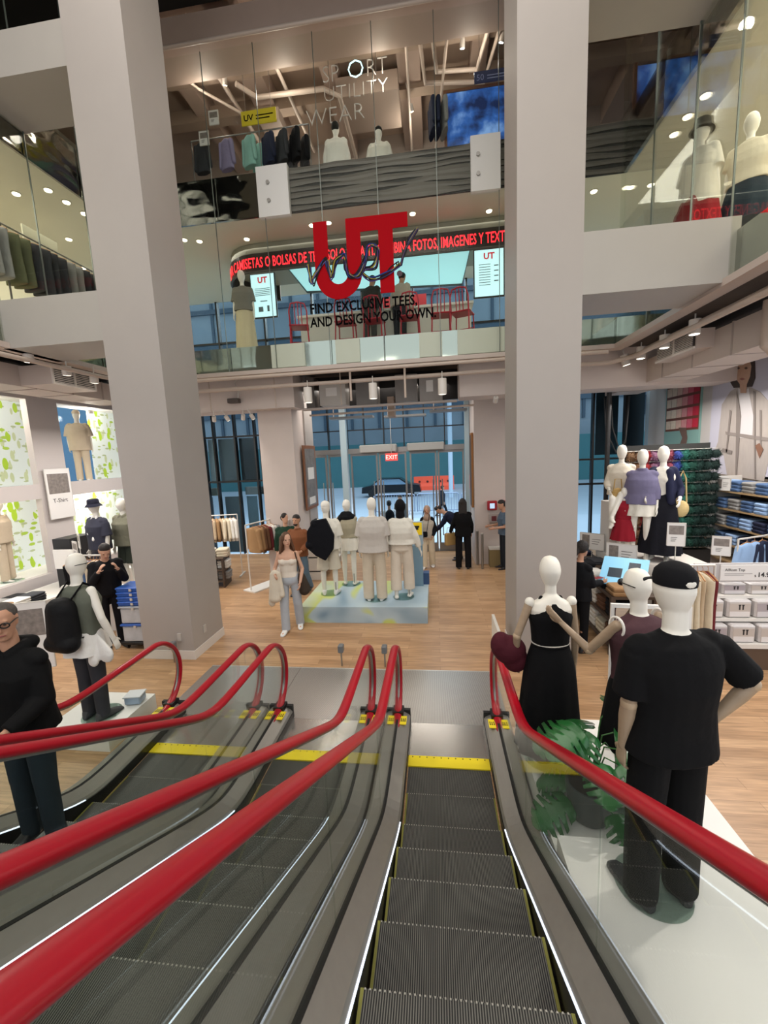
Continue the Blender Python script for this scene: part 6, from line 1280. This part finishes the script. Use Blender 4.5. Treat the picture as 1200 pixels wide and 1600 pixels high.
BP = bluepic(); MB().box(0, 1.9, 0, .01, 0, 1.0).build('print', BP, ba); MB().box(-.06, 0, -.02, .03, -.03, 1.05).box(0, 1.9, -.02, .03, 1.0, 1.05).box(0, 1.9, -.02, .03, -.03, 0).build('frame', mat('#7a5138', .5), ba)
ba = thing('wall_picture', 'lit blue picture seen past the column on the far side of level three', 'picture', (3.9, 9.2, 8.7)); MB().box(0, 2.4, 0, .01, 0, 1.2).build('print', BP, ba); MB().box(-.06, 0, -.02, .03, -.03, 1.25).build('frame', mat('#7a5138', .5), ba)
for x, z, l in ((-4.6, 9.55, 'picture card on the level three rail end, under the lilac jacket side'), (-4.35, 9.9, 'small picture card above the lilac jacket on level three')): signcard(x, 9.05, z, .2, .26, 0, l)
nn = thing('neon_sign', 'pale SPORT UTILITY WEAR tube lettering hanging before level three', 'sign', (0, 9.6, 0)); NW = emis('#a59f98', .25, 'pale_tube'); NC = emis('#bff4ff', 2.5, 'lit_tube')
text('SP', .46, 'lettering', NW, nn, (-2.15, 0, 10.77), RX, .01, sx=.85, bold=-.012); text('O', .5, 'lit_letter', NC, nn, (-1.62, 0, 10.77), RX, .01, sx=.95, bold=-.014); text('RT', .46, 'lettering', NW, nn, (-1.22, 0, 10.77), RX, .01, sx=.85, bold=-.012)
text('UTILITY', .4, 'lettering', NW, nn, (-2.15, 0, 10.42), RX, .01, sx=1.0, bold=-.012); text('WEAR', .46, 'lettering', NW, nn, (-2.55, 0, 10.0), RX, .01, sx=1.0, bold=-.012)
MB().tube([(-2.0, .02, 10.3), (-2.0, .02, 11.6)], .006, 5).tube([(-1.0, .02, 10.7), (-1.0, .02, 11.6)], .006, 5).build('wire', STEEL, nn)
# black atrium ceiling track
tr = thing('light_track', 'grey lighting track under the black atrium ceiling', 'light track', (0, 0, 0)); MB().box(-6.2, 3.0, 7.0, 7.12, 10.85, 10.95).build('rail', mat('#8d8681', .5), tr); MB().tube([(-3.5, 7.06, 10.95), (-3.5, 7.06, 11.3)], .02, 8).build('drop_rod', mat('#8d8681', .5), tr)
for i, (x, l) in enumerate(((-3.95, 'beside the white column'), (-4.25, 'half hidden by the white column'), (-2.1, 'alone on the middle of the track'))): lamp('track_spotlight', 'lit spotlight on the track under the black ceiling, '+l, (x, 7.06, 10.6), .06, .2, (radians(-15), 0, 0), None, 10 if i < 2 else .6, .06, '#eaf3ff')
# ================================================================ GROUND FLOOR CEILING SERVICES
DUCT = mat('#c0b2a9', .5, 0, .03, 4); DU2 = mat('#a99c94', .5)
struct(MB().box(-7.7, -6.95, 4.0, 8.9, 4.41, 4.76).build('trim_duct_3', DUCT)); struct(MB().box(-6.95, -6.35, 6.4, 7.3, 4.42, 4.74).build('trim_duct_4', DUCT))
g = struct(MB().box(-6.36, -6.34, 6.42, 7.28, 4.45, 4.7).build('trim_vent_1', mat('#2c2826', .7)))
sl = MB()
for k in range(8): sl.box(-6.345, -6.325, 6.44, 7.26, 4.46+.03*k, 4.472+.03*k)
sl.build('vent_slats', mat('#d4ccc5', .5), g); MB().box(-6.35, -6.32, 6.4, 7.3, 4.42, 4.45).box(-6.35, -6.32, 6.4, 7.3, 4.7, 4.73).box(-6.35, -6.32, 6.83, 6.86, 4.45, 4.7).box(-6.35, -6.32, 6.4, 6.43, 4.45, 4.7).box(-6.35, -6.32, 7.27, 7.3, 4.45, 4.7).build('vent_frame', mat('#d4ccc5', .5), g)
struct(MB().box(4.2, 4.95, 4.2, 11.0, 4.18, 4.62).build('trim_duct_5', DUCT)); struct(MB().box(3.95, 4.2, 7.0, 8.1, 4.38, 4.66).build('trim_duct_6', DUCT))
for k in range(7): struct(MB().box(4.19, 4.96, 4.8+.9*k, 4.83+.9*k, 4.17, 4.63).build('trim_duct_seam_%d' % (k+1), DU2)); struct(MB().box(-7.71, -6.94, 4.4+.75*k, 4.43+.75*k, 4.4, 4.77).build('trim_duct_seam_%d' % (k+11), DU2))
g = struct(MB().box(3.93, 3.95, 7.03, 8.07, 4.41, 4.63).build('trim_vent_2', mat('#2c2826', .7))); sl = MB()
for k in range(8): sl.box(3.915, 3.935, 7.05, 8.05, 4.42+.026*k, 4.432+.026*k)
sl.build('vent_slats', mat('#d4ccc5', .5), g); MB().box(3.91, 3.94, 7.0, 8.1, 4.38, 4.41).box(3.91, 3.94, 7.0, 8.1, 4.63, 4.66).box(3.91, 3.94, 7.53, 7.56, 4.41, 4.63).build('vent_frame', mat('#d4ccc5', .5), g)
gp = [([(-6.0, 8.3, 4.68), (3.2, 8.3, 4.68)], .035), ([(-6.0, 8.5, 4.5), (-2, 8.5, 4.5), (3.3, 8.5, 4.52), (3.6, 8.2, 4.55), (3.6, 4, 4.55)], .04), ([(-5.9, 8.2, 4.6), (-5.9, 4, 4.6)], .035), ([(3.75, 9, 4.65), (3.75, 4, 4.65)], .03), ([(-2.9, 9.1, 4.06), (.5, 9.1, 4.06)], .03), ([(-2.9, 9.6, 3.98), (.9, 9.6, 4.0)], .025), ([(-1.65, 8.4, 4.68), (-1.65, 8.4, 4.1)], .022), ([(-.55, 8.4, 4.68), (-.55, 8.4, 4.1)], .022), ([(4.2, 6.0, 4.7), (4.2, 6.0, 4.15), (4.32, 6.0, 4.05)], .06)]
for i, (P_, r) in enumerate(gp): struct(MB().tube(P_, r, 10).build('trim_pipe_%d' % (i+21), PIPE if i != 4 else DU2, None, True))
for i, (x0, x1, y0, z0, z1, hx) in enumerate(((-2.55, -1.95, 9.3, 4.15, 4.65, '#b4aca3'), (-1.75, -1.25, 9.5, 4.12, 4.72, '#6f6963'), (-.85, -.35, 9.5, 4.15, 4.75, '#77706a'), (-.3, .2, 9.35, 4.12, 4.68, '#8d857e'), (-1.05, -.9, 9.6, 3.85, 4.3, '#8b7460'), (-2.9, -2.7, 9.4, 4.1, 4.8, '#544c46'))):
    o = struct(MB().box(x0, x1, y0, y0+.4, z0, z1).build('trim_service_box_%d' % (i+1), mat(hx, .5)))
    if i in (0, 3): MB().box(x0+.15, x1-.2, y0-.006, y0, z0+.2, z1-.12).build('label_plate', mat('#d9d3cc', .5), o)
for i, (x, l) in enumerate(((-2.55, 'nearest the poster column'), (-1.2, 'in the middle of the three'), (.18, 'nearest the big white column'))): lamp('can_lamp', 'white cylinder lamp hanging over the entrance hall, '+l, (x, 8.42, 4.12), .085, .3, (0, 0, 0), None, 1.2, .14)
for i, (y, l) in enumerate(((6.65, 'largest, nearest the coat poster'), (7.43, 'second from the coat poster'), (8.2, 'third from the coat poster'), (8.75, 'tilted one at the corner'))): lamp('can_lamp', 'white cylinder lamp under the ledge beside the air vent, '+l, (3.72, y, 4.5), .075, .2, (0, radians(-15) if i == 3 else 0, 0), None, 4, .08)
for i, (x, y, z, l) in enumerate(((-6.1, 6.45, 4.55, 'in front of the air vent, closer to the window bay'), (-6.05, 6.95, 4.5, 'in front of the air vent, farther from the window bay'), (-6.05, 7.7, 4.5, 'between the vent and the column'), (-6.0, 8.1, 4.48, 'just beside the column'), (-6.2, 5.9, 4.65, 'small one by the picture edge'))): lamp('track_spotlight', 'white spotlight under the ledge, '+l, (x, y, z), .07, .15, (radians(10), radians(12), 0), None, 7, .13)
for i, x in enumerate((-5.0, -4.65, -4.3, -4.05)): lamp('track_spotlight', 'small white spotlight above the dark glazing, %s from the slim poster column' % ('fourth', 'third', 'second', 'first')[i], (x, 9.06, 3.92), .045, .12, (radians(30), radians(-20 if i % 2 else 20), 0), None, 5 if i != 2 else .4, .14)
lamp('track_spotlight', 'bright spotlight beside the big white column above the entrance wall', (1.28, 9.0, 3.98), .05, .12, (radians(50), 0, 0), None, 14, .05)
lamp('track_spotlight', 'small spotlight between the white column and the wall glazing', (2.1, 9.0, 3.95), .05, .12, (radians(30), 0, 0), None, 5, .05)
cm_ = thing('camera_box', 'small dark projector box on the beam above the dark glazing', 'projector', (-4.4, 8.9, 4.32)); MB().bbox((0, 0, 0), .26, .14, .1, .01).build('case', mat('#4c423d', .5), cm_); MB().tube([(.1, 0, .05), (.12, 0, .2), (.02, .05, .4), (.1, .1, .5)], .012, 8).build('cable', METW, cm_, True)
for i, (x0, dx, s_, l) in enumerate(((4.0, .5, .9, 'longer'), (4.15, .35, .7, 'shorter'))): tag(MB().tube([(x0, 10.5, 4.1), (x0+.05, 10.5, 3.6-s_*.3), (x0+dx*.6, 10.5, 3.2-s_*.45), (x0+dx, 10.5, 3.3-s_*.3), (x0+dx+.05, 10.5, 4.1)], .018, 8).build('hanging_cable', BLACKR, None, True), l+' black cable looping down before the glazing beside the coat poster wall', 'cable')
tag(MB().cyl(3.75, 9.6, 0, 4.1, .05, 12).build('black_pole', mat('#191718', .5)), 'tall black pole standing before the glazing beside the white column', 'pole')
struct(MB().box(-2.95, .75, 9.95, 10.0, 4.2, 4.88).build('trim_dark_panel', mat('#171413', .9)))  # flat near-black sheet behind the ceiling services
for i, (x0, x1, y, z) in enumerate(((-2.6, -1.5, 10.2, 3.92), (-1.3, -.2, 10.9, 3.95), (-.1, .8, 10.3, 3.97))):
    o = struct(MB().box(x0, x1, y, y+.35, z, z+.05).build('trim_cable_tray_%d' % (i+1), mat('#7d7c7a', .4, .3)))
    o = struct(MB().tube([(x0+.1, y+.1, z+.05), (x0+.1, y+.1, 4.88)], .01, 6).build('trim_tray_rod_%d' % (i+1), PIPE))
for i, (x, y) in enumerate(((-2.0, 9.05), (.55, 9.05), (-4.9, 8.8), (-3.4, 8.8))): struct(MB().tube([(x, y, 4.9), (x, y, 4.1)], .014, 6).build('trim_pipe_%d' % (i+41), PIPE))
# window display lamps
for i, (x, y, z, l) in enumerate(((-9.1, 7.1, 2.42, 'in the lower bay at the picture edge'), (-9.1, 10.2, 4.5, 'above the upper window mannequin'), (-9.1, 10.6, 2.42, 'between the navy and olive mannequins'), (-9.2, 11.4, 2.8, 'low in the upper bay'))): lamp('window_lamp', 'glowing display lamp '+l, (x, y, z-.1), .06, .1, (0, 0, 0), None, 22, .0)
for y, z in ((7.3, 2.3), (10.3, 4.4), (10.3, 2.3), (7.3, 4.4)):
    l = bpy.data.lights.new('window_lamp_light', 'POINT'); l.energy = 45; l.color = (1, .93, .82); l.shadow_soft_size = .08; o = bpy.data.objects.new('window_lamp_light', l); COL.objects.link(o); o.location = (-9.2, y, z-.05)
for x, y in ((-4.6, 9.4), (-2.9, 9.5), (-.9, 9.5), (.9, 9.6), (-.3, 11.2), (-3.4, 11.2)):
    l = bpy.data.lights.new('spotlight_glow', 'POINT'); l.energy = 30; l.color = (1, .9, .8); l.shadow_soft_size = .1; o = bpy.data.objects.new('spotlight_glow', l); COL.objects.link(o); o.location = (x, y, 10.6)
# spotlights that light the floor and the displays
for x, y, tx, ty, p in ((3.6, 6.6, 4.2, 5.6, 90), (3.6, 8.0, 3.6, 7.4, 90), (-2.5, 8.2, -1.8, 7.4, 60), (.2, 8.2, -.7, 7.4, 60), (-6.0, 6.9, -6.3, 6.9, 90), (-5.9, 8.0, -5.0, 9.0, 70), (-4.4, 9.0, -4.6, 10.4, 50)): spot('ledge_spot', (x, y, 4.05), (tx, ty, 1), p, 75)
spot('ledge_spot', (3.3, 3.2, 4.7), (1.2, 2.0, .4), 260, 60, .3)
